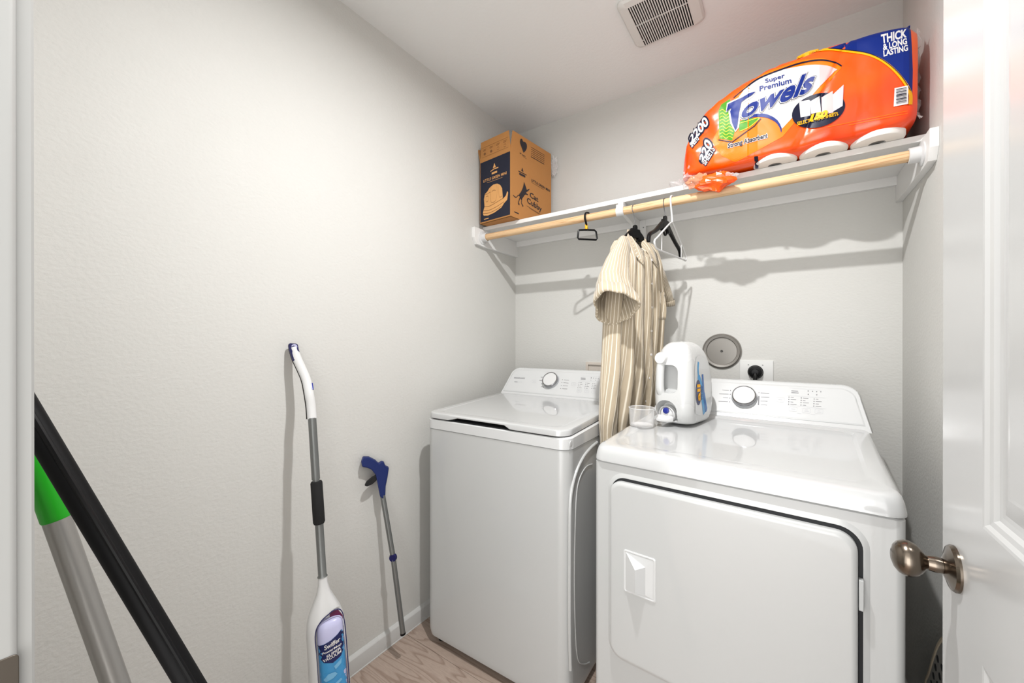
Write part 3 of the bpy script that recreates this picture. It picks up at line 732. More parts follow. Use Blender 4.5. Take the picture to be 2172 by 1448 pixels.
g += [polyg([(.235, .248), (.285, .248), (.26, .268)]), strokeg([(.17, .240), (.36, .240)], .004), strokeg([(.19, .229), (.33, .229)], .010), strokeg([(.42, .255), (.42, .215)], .0007),
      textq('LITTLE GREEN MINI', ((.48, .222), (.96, .212), (.96, .225), (.48, .235)), offset=.02), strokeg([(.48, .216), (.80, .209)], .0012), strokeg([(.08, .028), (.18, .026)], .005)]
sd_('printed_lettering', merge(*g), 'box_ink')
catb = curve2([(.19, .118), (.185, .130), (.22, .150), (.255, .176), (.275, .196), (.285, .212), (.305, .222), (.325, .210), (.345, .196), (.36, .185), (.40, .196), (.425, .200), (.41, .190), (.37, .174), (.345, .166), (.36, .158), (.385, .158), (.375, .150), (.34, .150), (.31, .142), (.28, .125), (.25, .108), (.235, .095)], 4)
catg = merge(polyg(catb), strokeg(curve2([(.20, .125), (.16, .120), (.13, .105), (.09, .100), (.05, .108)]), .006), strokeg(curve2([(.215, .115), (.19, .098), (.175, .080), (.165, .066), (.19, .062)]), [.012]*24+[.006]), strokeg(curve2([(.245, .112), (.24, .092), (.235, .078), (.26, .064), (.275, .060)]), [.011]*24+[.006]), polyg([(.285, .212), (.29, .232), (.31, .220)]))
sd_('printed_cat', ([(a*1.02, .073+(b-.06)*.738) for a, b in catg[0]], catg[1]), 'box_ink')
sd_('printed_lettering', merge(textq('Cat', ((.44, .135), (.65, .127), (.65, .155), (.44, .163)), offset=.02), textq('Cubby', ((.37, .091), (.74, .074), (.74, .112), (.37, .129)), offset=.02), strokeg([(.37, .083), (.70, .068)], .0014), strokeg([(.42, .077), (.66, .066)], .0010)), 'box_ink')
# crumpled clear film sticking out behind the carton
def crumple(name, c, rx, ry, rz, mt, parent, seed, amp=.35, nu=14, nv=9, sc=5, world=True, squash=None):
    V = []; F = []
    for i in range(nv+1):
        for j in range(nu):
            th = PI*i/nv; ph = 2*PI*j/nu; d = Vector((math.sin(th)*math.cos(ph), math.sin(th)*math.sin(ph), math.cos(th)))
            k = 1+amp*noise.noise(d*sc*.5+Vector((seed, 0, 0)))*1.6+amp*.5*noise.noise(d*sc*1.6+Vector((0, seed, 0)))
            p = Vector(c)+Vector((d.x*rx*k, d.y*ry*k, d.z*rz*k))
            if squash is not None: p.z = max(p.z, squash)
            V.append(p)
    for i in range(nv):
        for j in range(nu):
            F.append((i*nu+j, i*nu+(j+1) % nu, (i+1)*nu+(j+1) % nu, (i+1)*nu+j))
    return obj(name, V, F, mt, parent, world=world)
fm_ = crumple('plastic_film', (-1.062, 1.948, 2.232), .022, .010, .052, 'clear_film', None, 3.1, sc=6)
tag(fm_, 'crumpled clear film tucked behind the cardboard carton', 'plastic film')
fm2 = crumple('plastic_bag', (-.335, 1.735, ZS+.034), .062, .055, .030, 'clear_film', None, 8.3, amp=.5, nu=22, nv=12, sc=7, squash=ZS+.0205)
tag(fm2, 'crumpled clear plastic bag on the shelf left of the towel pack', 'plastic bag')

# ============================================================ PAPER TOWEL PACK
tp = thing('paper_towel_pack', 'large orange and navy pack of paper towels on the shelf', 'paper towel pack', (.08, 1.72, ZS+.02))
PY = 1.575
def lerp(t, tab):
    for (a, b), (c, d) in zip(tab, tab[1:]):
        if t <= c or (c, d) == tab[-1]:
            k = max(0, min(1, (t-a)/(c-a))); return b+(d-b)*k
def smoothlerp(t, tab):
    return (lerp(t-.012, tab)+lerp(t, tab)*2+lerp(t+.012, tab))/4
TOP_ = [(-.324, 1.880), (-.318, 1.935), (-.308, 1.975), (-.286, 2.026), (-.235, 2.086), (-.17, 2.122), (-.10, 2.150), (-.02, 2.166), (.118, 2.172), (.20, 2.170), (.295, 2.156), (.318, 2.140)]
TOP = [(a, b+.014) for a, b in TOP_]
BOT = [(-.324, 1.876), (-.22, 1.870), (.24, 1.873), (.30, 1.880), (.318, 1.90)]
HD = [(-.324, .07), (-.314, .125), (-.29, .150), (-.2, .157), (.295, .157), (.308, .150), (.318, .125)]
YC = 1.735
def wrk(x, z):
    a = .0045*noise.noise(Vector((x*9, z*9, 0)))+.0012*noise.noise(Vector((x*30+z*14, z*22, 3)))
    lf = max(0, min(1, (-.10-x)/.15)); a += lf*(.014*noise.noise(Vector((x*20+z*8, z*12, 7)))+.002*noise.noise(Vector((x*60, z*50, 1))))
    # the three roll columns bulge a little; a long crease runs up between the last two
    a += -.006*abs(math.sin((x-.31)/.128*PI)) if x > -.1 else 0
    d = (x-.045)-(z-1.9)*.42
    a += .006*math.exp(-(d/.006)**2)
    return a
def packY(x, z):
    t, b, h = smoothlerp(x, TOP), smoothlerp(x, BOT), smoothlerp(x, HD); c = (t+b)/2; hh = (t-b)/2
    s = min(.995, abs((z-c)/hh)); return YC-h*(1-s**9)**(1/9)+wrk(x, z)+.0
xs = [-.324, -.322, -.318]+[-.313+.0100*i for i in range(61)]+[.300, .307, .313, .317, .318]
NR = 120; rings = []
for x in xs:
    t, b, h = smoothlerp(x, TOP), smoothlerp(x, BOT), smoothlerp(x, HD); c = (t+b)/2; hh = (t-b)/2; rg_ = []
    for j in range(NR):
        a = 2*PI*j/NR; ca, sa = math.cos(a), math.sin(a); n_ = 9.0
        k = (abs(ca)**n_+abs(sa)**n_)**(-1/n_); yy = YC-h*ca*k; zz = c+hh*sa*k
        if ca > 0: yy = packY(x, zz) if abs((zz-c)/hh) < .99 else yy+wrk(x, zz)*.6
        if sa > .6 and x < -.02: zz += .006*noise.noise(Vector((x*30, yy*30, 2)))
        rg_.append((x, yy, zz))
    rings.append(rg_)
obj('wrapper', *loftg(rings), 'pack_film', tp, smooth=True, angle=70)
# paper rolls showing under the film where the pack overhangs the shelf
rolls = [(.238, 1.652), (.106, 1.652), (-.026, 1.652)]
for rx_, ry_ in rolls:
    ro = obj('paper_roll', *latheg([(.020, .012), (.020, 0), (.057, 0), (.0615, .002), (.0640, .007), (.0645, .05), (.0645, .09), (.05, .10)], (rx_, ry_, ZS+.0205), (0, 0, 1), 48, False), 'paper_white', tp, smooth=True)
    lathe('core', [(.001, .006), (.0205, .006), (.0205, .02)], (rx_, ry_, ZS+.0205), (0, 0, 1), 'core_grey', ro)
# print on the front; each mark is laid on the film's own surface
def PK(k):
    def f(px, py):
        v = on(px, py, 'Y', PY); 
        for _ in range(3): v = on(px, py, 'Y', packY(v.x, v.z))
        return Vector((v.x, packY(v.x, v.z)-k, v.z))
    return f
_pc = {}
def pk(nm, g, mt, k=1, me=3): return decal(nm, g, PK(.0009*k), mt, tp, maxe=me)
# navy corner with yellow edge
arc = [(1757, 103), (1790, 106), (1842, 114), (1880, 133), (1912, 163), (1931, 193)]
pk('printed_corner', polyg([(1757, 103), (1800, 88), (1860, 70), (1931, 53), (1934, 100), (1936, 150), (1935, 198)]+curve2(arc)[::-1][1:-1]), 'ink_navy', 1)
pk('printed_edge', strokeg(curve2([(1690, 124), (1720, 110), (1757, 105), (1790, 108), (1842, 116), (1880, 135), (1911, 165), (1930, 196), (1931, 222)]), [4+.08*i for i in range(49)]), 'ink_yellow', 2)
pk('printed_edge', strokeg(curve2(arc), 1.6), 'ink_dark', 3)
pk('printed_lettering', merge(textq('THICK', ((1870, 94), (1923, 80), (1924, 61), (1868, 74)), offset=.035), textq('& LONG', ((1873, 108), (1924, 94), (1923, 81), (1872, 94)), offset=.035), textq('LASTING', ((1874, 121), (1926, 108), (1925, 95), (1873, 108)), offset=.035)), 'ink_white', 2)
# amber zone, white cloud, dark and blue swooshes
pk('printed_field', polyg(curve2([(1560, 205), (1580, 185), (1620, 156), (1660, 141), (1700, 128), (1745, 124), (1772, 133), (1786, 142)])+[(1740, 195), (1660, 290), (1560, 345), (1530, 330), (1510, 300)]), 'ink_amber', 1, 5)
cloud = curve2([(1568, 205), (1590, 178), (1625, 158), (1670, 146), (1720, 138), (1755, 140), (1776, 148)])+[(1770, 152), (1735, 188), (1690, 240), (1659, 273), (1648, 262), (1640, 248), (1620, 244), (1560, 255)]
pk('printed_cloud', polyg(cloud), 'ink_white', 2, 5)
pk('printed_cloud', polyg([(1738, 138), (1755, 140), (1776, 148), (1770, 152), (1742, 181), (1738, 184)]), 'ink_pink', 3)
pk('printed_swoosh', strokeg(curve2([(1556, 208), (1578, 190), (1610, 167), (1660, 147), (1700, 134), (1740, 128), (1770, 133), (1785, 141)]), [2]*8+[3.2]*35), 'ink_dark', 3)
pk('printed_swoosh', strokeg(curve2([(1580, 255), (1600, 246), (1624, 246), (1645, 256), (1655, 270), (1657, 281)]), [3, 3.5, 4, 4.5, 5, 5.5, 6, 6.5, 7, 7.5, 7.5, 7.5, 7.5, 7.5, 7, 7, 7, 6.5, 6, 6, 5, 5, 5, 4, 4, 4, 3, 3, 2, 1.5, 1]), 'ink_navy', 3)
pk('printed_leaf', polyg([(1524, 235), (1530, 222), (1548, 210), (1556, 230), (1560, 275), (1553, 298), (1526, 294)]), 'ink_green', 2)
pk('printed_leaf', polyg([(1568, 258), (1585, 252), (1612, 250), (1590, 268), (1568, 280)]), 'ink_green', 2)
pk('printed_leaf', strokeg(curve2([(1569, 262), (1590, 256), (1611, 250.5), (1592, 268), (1569, 279)]), 1.8), 'ink_lime', 3)
g = []
for i in range(9):
    y0 = 236+7*i; g.append(strokeg(curve2([(1527, y0), (1533, y0-3), (1540, y0+2), (1547, y0-2), (1555, y0+2)], 4), 1.7))
pk('printed_leaf', merge(*g), 'ink_lime', 3)
pk('printed_edge', strokeg([(1524, 297), (1553, 302), (1573, 287), (1600, 268), (1614, 252)], 2.2), 'ink_dark', 3)
# Towels, white halo then blue
tq = [('T', ((1546, 262), (1576, 246), (1584, 196), (1542, 212))), ('O', ((1566, 246), (1589, 238), (1589, 206), (1569, 214))), ('w', ((1591, 237), (1634, 220), (1634, 188), (1592, 203))), ('e', ((1635, 220), (1660, 210), (1660, 180), (1636, 190))), ('l', ((1664, 208), (1676, 203), (1688, 152), (1678, 156))), ('s', ((1680, 203), (1712, 190), (1716, 157), (1690, 168)))]
for ch, qd_ in tq: pass
q1 = [('T', ((1544, 256), (1592, 236), (1600, 200), (1548, 220))), ('owels', ((1569, 250), (1727, 188), (1735, 146), (1576, 208)))]
g0, g1, g2 = [], [], []
halo = []
Tpoly = [(1541, 238), (1545, 222), (1575, 208), (1590, 199), (1603, 196), (1594, 204), (1582, 211), (1573, 218), (1568, 240), (1564, 270), (1560, 278), (1553, 262), (1549, 238), (1552, 230)]
def off(poly, d):
    cx = sum(p[0] for p in poly)/len(poly); cy = sum(p[1] for p in poly)/len(poly); out = []
    n = len(poly)
    for i in range(n):
        a, b, c = poly[i-1], poly[i], poly[(i+1) % n]
        n1 = Vector((b[1]-a[1], a[0]-b[0])).normalized(); n2 = Vector((c[1]-b[1], b[0]-c[0])).normalized(); m = (n1+n2)
        m = m/max(m.length*.8, .9); out.append((b[0]+m.x*d, b[1]+m.y*d))
    return out
ar = sum(Tpoly[i-1][0]*Tpoly[i][1]-Tpoly[i][0]*Tpoly[i-1][1] for i in range(len(Tpoly)))
sg = 1 if ar > 0 else -1
pk('printed_lettering', polyg(off(Tpoly, 3*sg)), 'ink_white', 4)
pk('printed_lettering', polyg(Tpoly), 'ink_navy', 7)
wq = ((1572, 255), (1722, 195), (1732, 148), (1578, 216))
for offs, mt_, k in ((.095, 'ink_white', 4), (.072, 'ink_dark', 5), (.058, 'ink_white', 6), (.032, 'ink_navy', 8)):
    pk('printed_lettering', textq('owels', wq, offset=offs, shear=.22, ref=.03, spacing=1.0), mt_, k, 2.5)
pk('printed_lettering', merge(textq('Super', ((1624, 180), (1665, 168), (1664, 156), (1622, 169)), offset=.02), textq('Premium', ((1611, 195), (1679, 177), (1678, 165), (1611, 184)), offset=.02)), 'ink_navy', 4)
for offs, mt_, k in ((.09, 'ink_white', 3), (.03, 'ink_dark', 4)):
    pk('printed_lettering', textq('Strong Absorbent', ((1544, 318), (1628, 296), (1628, 282), (1544, 305)), offset=offs, ref=.03), mt_, k)
# oval with rolls and 150
pk('printed_oval', polyg(ellipse(1736, 235, 58, 35, 40, rot=-.30)), 'ink_dark', 4)
pk('printed_roll', polyg([(1695, 219), (1698, 216), (1716, 213), (1719, 216), (1719, 246), (1698, 250)]), 'ink_white', 4.4, 2)
pk('printed_roll', polyg([(1719, 216), (1738, 205), (1741, 238), (1720, 243)]), 'ink_white', 5, 2)
pk('printed_roll', polyg([(1742, 208), (1766, 194), (1767, 240), (1744, 244)]), 'ink_pink', 4.4, 2)
pk('printed_roll', polyg([(1766, 202), (1789, 181), (1787, 226), (1767, 238)]), 'ink_grey', 5, 2)
pk('printed_lettering', merge(textq('150', ((1716, 261), (1756, 249), (1755, 235), (1717, 246)), offset=.07, shear=.2), textq('SELECT & TEAR SHEETS', ((1690, 269), (1778, 247), (1776, 240), (1691, 261)), offset=.02)), 'ink_yellow', 10, 2)
# barcode
pk('printed_barcode', polyg([(1897, 188), (1926, 182), (1926, 221), (1895, 227)]), 'ink_white', 3)
g = []
for i, wd in enumerate((1.2, .8, 1.4, .7, 2, 1.2, .8, 1.8, .9, 1.3, .8)):
    y0 = 191+3*i; g.append(strokeg([(1900, y0+.5), (1922, y0-3.8)], wd))
pk('printed_barcode', merge(*g), 'ink_dark', 5)
g = [strokeg([(1755, 270), (1925, 236)], .9), strokeg([(1800, 266), (1925, 241)], .9)]
pk('printed_small_print', merge(*g), 'ink_amber', 3)
# sheet counts near the torn end
def blob(name, s, quad, halo_off, mt=('ink_dark', 'ink_white')):
    pk(name, textq(s, quad, offset=halo_off, ref=.03, shear=.15), mt[0], 2.5, 3)
    pk(name, textq(s, quad, offset=.03, shear=.15), mt[1], 4, 3)
blob('printed_lettering', '2200', ((1466, 307), (1506, 262), (1494, 247), (1459, 294)), .16)
blob('printed_lettering', 'SHEETS', ((1468, 314), (1484, 296), (1479, 288), (1462, 305)), .14)
blob('printed_lettering', '220', ((1489, 345), (1514, 306), (1496, 294), (1482, 342)), .16)
blob('printed_lettering', 'SHEETS', ((1497, 352), (1518, 317), (1508, 310), (1489, 347)), .14)
# sealed seam of the right end and the crumpled torn end
seam = [( .318, 1.60, 1.90), (.326, 1.66, 1.93), (.330, 1.68, 2.0), (.333, 1.70, 2.06), (.326, 1.66, 2.12), (.316, 1.60, 2.155)]
sv = []
for i in range(24):
    t = i/23; p = lerp(t*5, [(j, Vector(s)) for j, s in enumerate(seam)])
    k = .004*math.sin(i*1.9)
    sv += [p, p+Vector((.012+k, .02, .006*math.sin(i*2.7)))]
obj('end_seam', sv, [(2*i, 2*i+1, 2*i+3, 2*i+2) for i in range(23)], 'clear_film', tp, solid=.0008)
crumple('torn_end', (-.205, 1.583, 1.824), .060, .024, .030, 'pack_film', tp, 2.2, amp=.30, nu=22, nv=12, sc=4)
crumple('torn_end', (-.262, 1.588, 1.842), .038, .022, .024, 'amber_film', tp, 5.2, amp=.32, nu=18, nv=10, sc=4)
crumple('torn_end', (-.298, 1.640, 1.880), .026, .045, .034, 'clear_film', tp, 6.2, amp=.35, nu=18, nv=10, sc=4)
tube('twisted_end', smoothpath([(-.19, 1.588, 1.848), (-.165, 1.584, 1.840), (-.145, 1.586, 1.836), (-.13, 1.592, 1.838)]), [.014, .012, .011, .010, .009, .010, .011, .010, .008, .007, .009, .008, .006, .005, .007, .006, .004, .003, .002], 'clear_film', tp, n=9)
pk('printed_patch', polyg([(1601, 341), (1609, 340), (1609, 358), (1602, 359)]), 'ink_dark', 4)

# ============================================================ HANGERS
def plane(c, deg):
    e = Vector((math.sin(R(deg)), math.cos(R(deg)), 0)); n = Vector((math.cos(R(deg)), -math.sin(R(deg)), 0))
    return lambda s, z, t=0: Vector((c, YR, 0))+e*s+n*t+Vector((0, 0, z))
def slab2(nm, P, poly, th, mt, par, bev=.002):
    return obj(nm, *loftg([[P(a, b, -th/2) for a, b in poly], [P(a, b, th/2) for a, b in poly]]), mt, par, bevel=bev, bseg=2)
def hook(P, z0, r=.021, s0=0, wire=.0016):
    pts = [P(0, z0)]+[P(-.002, z0+.02)]
    for a in range(-50, 200, 18): pts.append(P(-r*math.cos(R(a)), ZR+RR+wire-r+r*math.sin(R(a))+0.0))
    return pts
def ribbon(line, wd):
    L_, F_ = strokeg(line, wd); n = len(line); return L_[:n]+L_[n:][::-1]
def black_hanger(x, deg, z0, drop, wl, wr_, label):
    P = plane(x, deg)
    t = thing('clothes_hanger', label, 'hanger', P(0, z0-.12), 0, 'clothes hangers on the rod')
    tube('hook', hook(P, z0), .0016, 'chrome', t, n=8)
    nk = [(-.010, z0-.028), (-.010, z0+.002), (-.006, z0+.008), (.006, z0+.008), (.010, z0+.002), (.010, z0-.028)]
    slab2('neck', P, nk, .012, 'black_plastic', t)
    slab2('plate', P, [(-.026, z0-.008), (.026, z0-.008), (.034, z0-.030), (.040, z0-.056), (.022, z0-.056), (.014, z0-.044), (-.014, z0-.044), (-.022, z0-.056), (-.040, z0-.056), (-.034, z0-.030)], .014, 'black_plastic', t, .003)
    cl_ = curve2([(-wl, z0-drop-.01), (-wl*.93, z0-drop+.02), (-wl*.62, z0-drop*.62), (-.035, z0-.034), (0, z0-.024), (.035, z0-.034), (wr_*.62, z0-drop*.62), (wr_*.93, z0-drop+.02), (wr_, z0-drop-.01)], 5)
    n = len(cl_); wd = [.014+.018*math.exp(-((p[0])/.06)**2) for p in cl_]
    slab2('shoulders', P, ribbon(cl_, wd), .013, 'black_plastic', t, .004)
    lp = curve2([(-.024, z0-.04), (-.012, z0-.062), (0, z0-.068), (.012, z0-.062), (.024, z0-.04)], 4)
    slab2('lower_hook', P, ribbon(lp, .006), .007, 'black_plastic', t)
    return t, P
black_hanger(-.507, 18, 1.722, .120, .145, .145, 'black hanger with chrome hook holding the striped dress')
black_hanger(-.388, 6, 1.738, .118, .172, .188, 'empty black hanger with chrome hook hanging behind a white one')
# white tube hanger
P = plane(-.362, 5)
wh = thing('clothes_hanger', 'empty white tubular hanger at the right end of the row', 'hanger', P(0, 1.58), 0, 'clothes hangers on the rod')
pts = [P(a, b) for a, b in ((.020, 1.800), (.019, 1.812), (.010, 1.8195), (-.002, 1.8200), (-.014, 1.814), (-.018, 1.800), (-.014, 1.78), (-.006, 1.755), (0, 1.735), (.002, 1.712))]
tube('hook', smoothpath(pts, 3), .0036, 'white_plastic', wh, n=12)
tri = [P(a, b) for a, b in ((.002, 1.716), (-.03, 1.704), (-.16, 1.626), (-.186, 1.612), (-.192, 1.600), (-.178, 1.586), (-.15, 1.582), (0, 1.588), (.15, 1.594), (.178, 1.594), (.188, 1.603), (.184, 1.614), (.16, 1.63), (.03, 1.704), (.002, 1.716))]
tube('frame', smoothpath(tri, 3), .0034, 'white_plastic', wh, n=12)
tube('strut', [P(-.118, 1.648), P(-.118, 1.584)], .0018, 'white_plastic', wh, n=8)
tube('strut', [P(.118, 1.652), P(.118, 1.594)], .0018, 'white_plastic', wh, n=8)
# small black trapezoid hanger with yellow tag
P = plane(-.719, 46)
sm = thing('accessory_hanger', 'small black trapezoid hanger with a yellow tag', 'hanger', P(0, 1.70))
Ph = plane(-.719, 6)
pts = [Ph(a, b) for a, b in ((.021, 1.796), (.022, 1.808), (.014, 1.818), (.002, 1.8215), (-.012, 1.818), (-.0215, 1.806), (-.0215, 1.790), (-.014, 1.775))]+[P(a, b) for a, b in ((-.004, 1.762), (0, 1.742))]
tube('hook', smoothpath(pts, 3), .0046, 'black_plastic', sm, n=10, flat=.0040)
fr = [(-.016, 1.744), (-.038, 1.742), (-.043, 1.736), (-.045, 1.708), (-.041, 1.702), (.041, 1.702), (.045, 1.708), (.040, 1.738), (.032, 1.745), (-.016, 1.744)]
tube('frame', [P(a, b) for a, b in fr], .0042, 'black_plastic', sm, n=8, flat=.0036)
slab2('tag', P, [(-.011, 1.748), (-.001, 1.748), (-.001, 1.770), (-.011, 1.770)], .009, 'yellow_tag', sm, .001)

# ============================================================ STRIPED DRESS
ds = thing('striped_dress', 'cream shirt dress with tan and white stripes hanging over the dryer edge', 'dress', (-.505, 1.62, .80))
def fold(u, s):   # gathered folds that deepen downwards
    return (.006+.016*s)*(math.sin(u*9+1.2*math.sin(s*5))+.55*math.sin(u*17+2.1+2*s))
NB, NK = 120, 46
rings = []; UV = []
for i in range(NK):
    s = i/(NK-1)
    phi = 18-8*min(1, s*1.3); e = Vector((math.sin(R(phi)), math.cos(R(phi)), 0)); n = Vector((math.cos(R(phi)), -math.sin(R(phi)), 0))
    zb = 1.690-s*.93
    wn = lerp(s, [(0, .130), (.04, .146), (.12, .150), (.35, .190), (.6, .225), (.8, .255), (1, .25)])
    wf = lerp(s, [(0, .150), (.04, .162), (.12, .160), (.35, .190), (.6, .185), (.8, .175), (1, .165)])
    th = lerp(s, [(0, .012), (.04, .035), (.12, .060), (.3, .062), (.6, .050), (.75, .032), (.85, .022), (1, .022)])
    rgp = []
    for j in range(NB):
        a = 2*PI*j/NB; ca, sa = math.cos(a), math.sin(a)
        u = math.copysign(abs(ca)**.85, ca); v = math.copysign(abs(sa)**.7, sa)
        ww = wf if u > 0 else wn
        f = fold(u*2.2+(1.3 if sa < 0 else 0), s)*abs(sa)**.5*(1 if s < .75 else max(.35, 1-(s-.75)*3))
        shoulder = -.045*abs(u)**1.3*max(0, 1-s*6)
        neck = (-.085*math.exp(-(u/.20)**2)*max(0, 1-s*9) if sa > 0 else -.0*1)
        p = Vector((-.505, YR-.005, 0))+e*(u*ww)+n*(v*th+f*.9)+Vector((0, 0, zb+shoulder+neck))
        rgp.append(p)
    rings.append(rgp)
ref_ = rings[int(NK*.3)]; cum = [0]
for j in range(1, NB): cum.append(cum[-1]+(ref_[j]-ref_[j-1]).length)
UV = [(cum[j], i) for i in range(NK) for j in range(NB)]
dress = obj('bodice_and_skirt', *loftg(rings, False, False), 'striped_fabric', ds, smooth=True, angle=180, uvs=UV)
def sleeve(name, cs, rv0, svs, As, Bs, seed, cuff=True):
    """cs centres; ring spanned by rv (radius A) and sv (radius B)"""
    n = 44; m = 16; rings = []; UV = []
    for i in range(m):
        t = i/(m-1); c = lerp(t*(len(cs)-1), [(k, Vector(p)) for k, p in enumerate(cs)]); sv = lerp(t*(len(svs)-1), [(k, Vector(p)) for k, p in enumerate(svs)])
        rv = Vector(rv0).normalized(); sv = (sv-rv*sv.dot(rv)).normalized()
        A = lerp(t*(len(As)-1), list(enumerate(As))); B = lerp(t*(len(Bs)-1), list(enumerate(Bs)))
        r_ = []
        for j in range(n):
            a = 2*PI*j/n; k = 1+.10*t*math.sin(3*a+seed)+.05*math.sin(7*a+seed*2+t*4)*t
            r_.append(c+rv*(A*math.cos(a)*k)+sv*(B*math.sin(a)*k)); UV.append((a/(2*PI)*.42, t))
        rings.append(r_)
    sl = obj(name, *loftg(rings, False, False), 'striped_fabric', ds, smooth=True, angle=180, uvs=UV, solid=.0012)
    if cuff:
        # turned-back cuff: outward fold of the last part of the tube
        nrm = (Vector(cs[-1])-Vector(cs[-2])).normalized()
        last = rings[-1]; c = Vector(cs[-1]); pr = rings[-3]; cp = sum(pr, Vector())/n
        R2, UV2 = [], []
        for q_, (src, cc, sc, sh_) in enumerate(((last, c, .97, 0), (last, c, 1.03, .004), (last, c, 1.08, -.004), (pr, cp, 1.12, .0), (pr, cp, 1.06, -.002))):
            ro = []
            for j in range(n):
                p = cc+(src[j]-cc)*(sc+.02*math.sin(5*2*PI*j/n+q_))+nrm*sh_; ro.append(p); UV2.append((j/n*.42+.004, q_))
            R2.append(ro)
        obj('cuff', *loftg(R2, False, False), 'striped_fabric', sl, smooth=True, angle=180, uvs=UV2)
    return sl
cN = _O+ray(1304, 652)*1.43
sleeve('sleeve', [(-.522, 1.522, 1.598), (-.535, 1.484, 1.53), (-.537, 1.445, 1.455), tuple(cN)], (.94, .34, 0),
       [(-.35, -.59, .73), (-.2, -.65, .73), (.05, -.66, .74), (.20, -.62, .76)], [.030, .046, .062, .074], [.068, .070, .072, .072], 1.3)
cF = _O+ray(1409, 642)*1.80
sleeve('sleeve', [(-.468, 1.735, 1.598), (-.455, 1.785, 1.55), (-.446, 1.83, 1.48), tuple(cF)], (.90, .43, 0),
       [(.1, .6, .79), (.08, .7, .7), (.04, .8, .55), (.0, .9, .35)], [.022, .030, .036, .042], [.060, .060, .055, .048], 4.1)
# collar: folded band round the neck with two points in front
Pn = plane(-.505, 18)
inner, outer, UVc = [], [], []
NC = 36
Vc = []
for i in range(NC+1):
    t = -1+2*i/NC; a = t*PI*.94   # 0 = back of the neck, +-pi = front
    s_ = .056*math.sin(a); tt = -.022+.040*(1-math.cos(a))/2*1.6
    z = 1.710-.096*((1-math.cos(a))/2)**1.3
    pin = Pn(s_*.94, z-.022, tt-.004); top = Pn(s_, z+.004, tt)
    fl_out = 1+.35*abs(t)**2
    so = s_*1.62+math.copysign(.030*max(0, abs(t)-.7)/.3, t); drop_ = .044+.026*max(0, abs(t)-.6)/.4
    out_ = Pn(so, z-drop_, tt+(.012+.020*abs(t)))
    mid_ = Pn(s_*1.12, z-.006, tt+.006)
    Vc += [pin, top, mid_, out_]; UVc += [(t*.2, 0), (t*.2+.01, .3), (t*.2, .5), (t*.24, 1)]
Fc = [(4*i+k, 4*i+k+1, 4*i+k+5, 4*i+k+4) for i in range(NC) for k in range(3)]
obj('collar', Vc, Fc, 'striped_fabric', ds, smooth=True, angle=180, uvs=UVc, solid=.0015)
# placket, buttons, pocket
def front_pt(s_, z, k=.004):
    s = (1.690-z)/.93; phi = 18-8*min(1, s*1.3)
    e = Vector((math.sin(R(phi)), math.cos(R(phi)), 0)); n = Vector((math.cos(R(phi)), -math.sin(R(phi)), 0))
    wn = lerp(s, [(0, .130), (.04, .146), (.12, .150), (.35, .190), (.6, .225), (.8, .255), (1, .25)])
    wf = lerp(s, [(0, .150), (.04, .162), (.12, .160), (.35, .190), (.6, .185), (.8, .175), (1, .165)])
    th = lerp(s, [(0, .012), (.04, .035), (.12, .060), (.3, .062), (.6, .050), (.75, .032), (.85, .022), (1, .022)])
    u = s_/(wf if s_ > 0 else wn); cu = min(1, abs(u)**(1/.85)); sa = math.sqrt(max(0, 1-cu*cu)); v = sa**.7
    f = fold(u*2.2, s)*sa**.5*(1 if s < .75 else max(.35, 1-(s-.75)*3))
    return Vector((-.505, YR-.005, 0))+e*s_+n*(v*th+f*.9+k)+Vector((0, 0, z))
V, UVp = [], []
N_ = 40
for i in range(N_+1):
    z = 1.60-i*.70/N_
    for k in range(4): V.append(front_pt(-.012+.008*k+.01, z, .0035+(.0015 if k in (1, 2) else 0))); UVp.append((k*.008+.003, i))
obj('placket', V, [(4*i+k, 4*i+k+1, 4*i+k+5, 4*i+k+4) for i in range(N_) for k in range(3)], 'striped_fabric', ds, uvs=UVp, smooth=True, solid=.001)
for i in range(7):
    z = 1.575-.095*i; c0 = front_pt(.01, z, .006)
    lathe('button', [(.001, 0), (.0048, 0), (.0048, .0014), (.003, .0018), (.001, .001)], c0, (.95, -.31, 0), 'ink_white', ds, n=14)
V, UVp = [], []
for i in range(9):
    for k in range(8): V.append(front_pt(.055+.095*k/7, 1.455-.115*i/8, .005+.002*noise.noise(Vector((i*.7, k*.9, 1))))); UVp.append((.07+k*.0135, i))
obj('pocket', V, [(8*i+k, 8*i+k+1, 8*i+k+9, 8*i+k+8) for i in range(8) for k in range(7)], 'striped_fabric', ds, uvs=UVp, smooth=True, solid=.001)
# ============================================================ DETERGENT JUG AND CUP ON THE DRYER
def ztop(wx_, wy_):
    v = i5 @ Vector((wx_, wy_, 0)); return .9405+.055*v.y
jz = ztop(-.29, 1.50)
jg = thing('detergent_jug', 'white laundry detergent jug with blue label on the dryer', 'detergent jug', (-.300, 1.500, jz), R(-13))
jg.scale = (1.04, 1.04, 1.0)
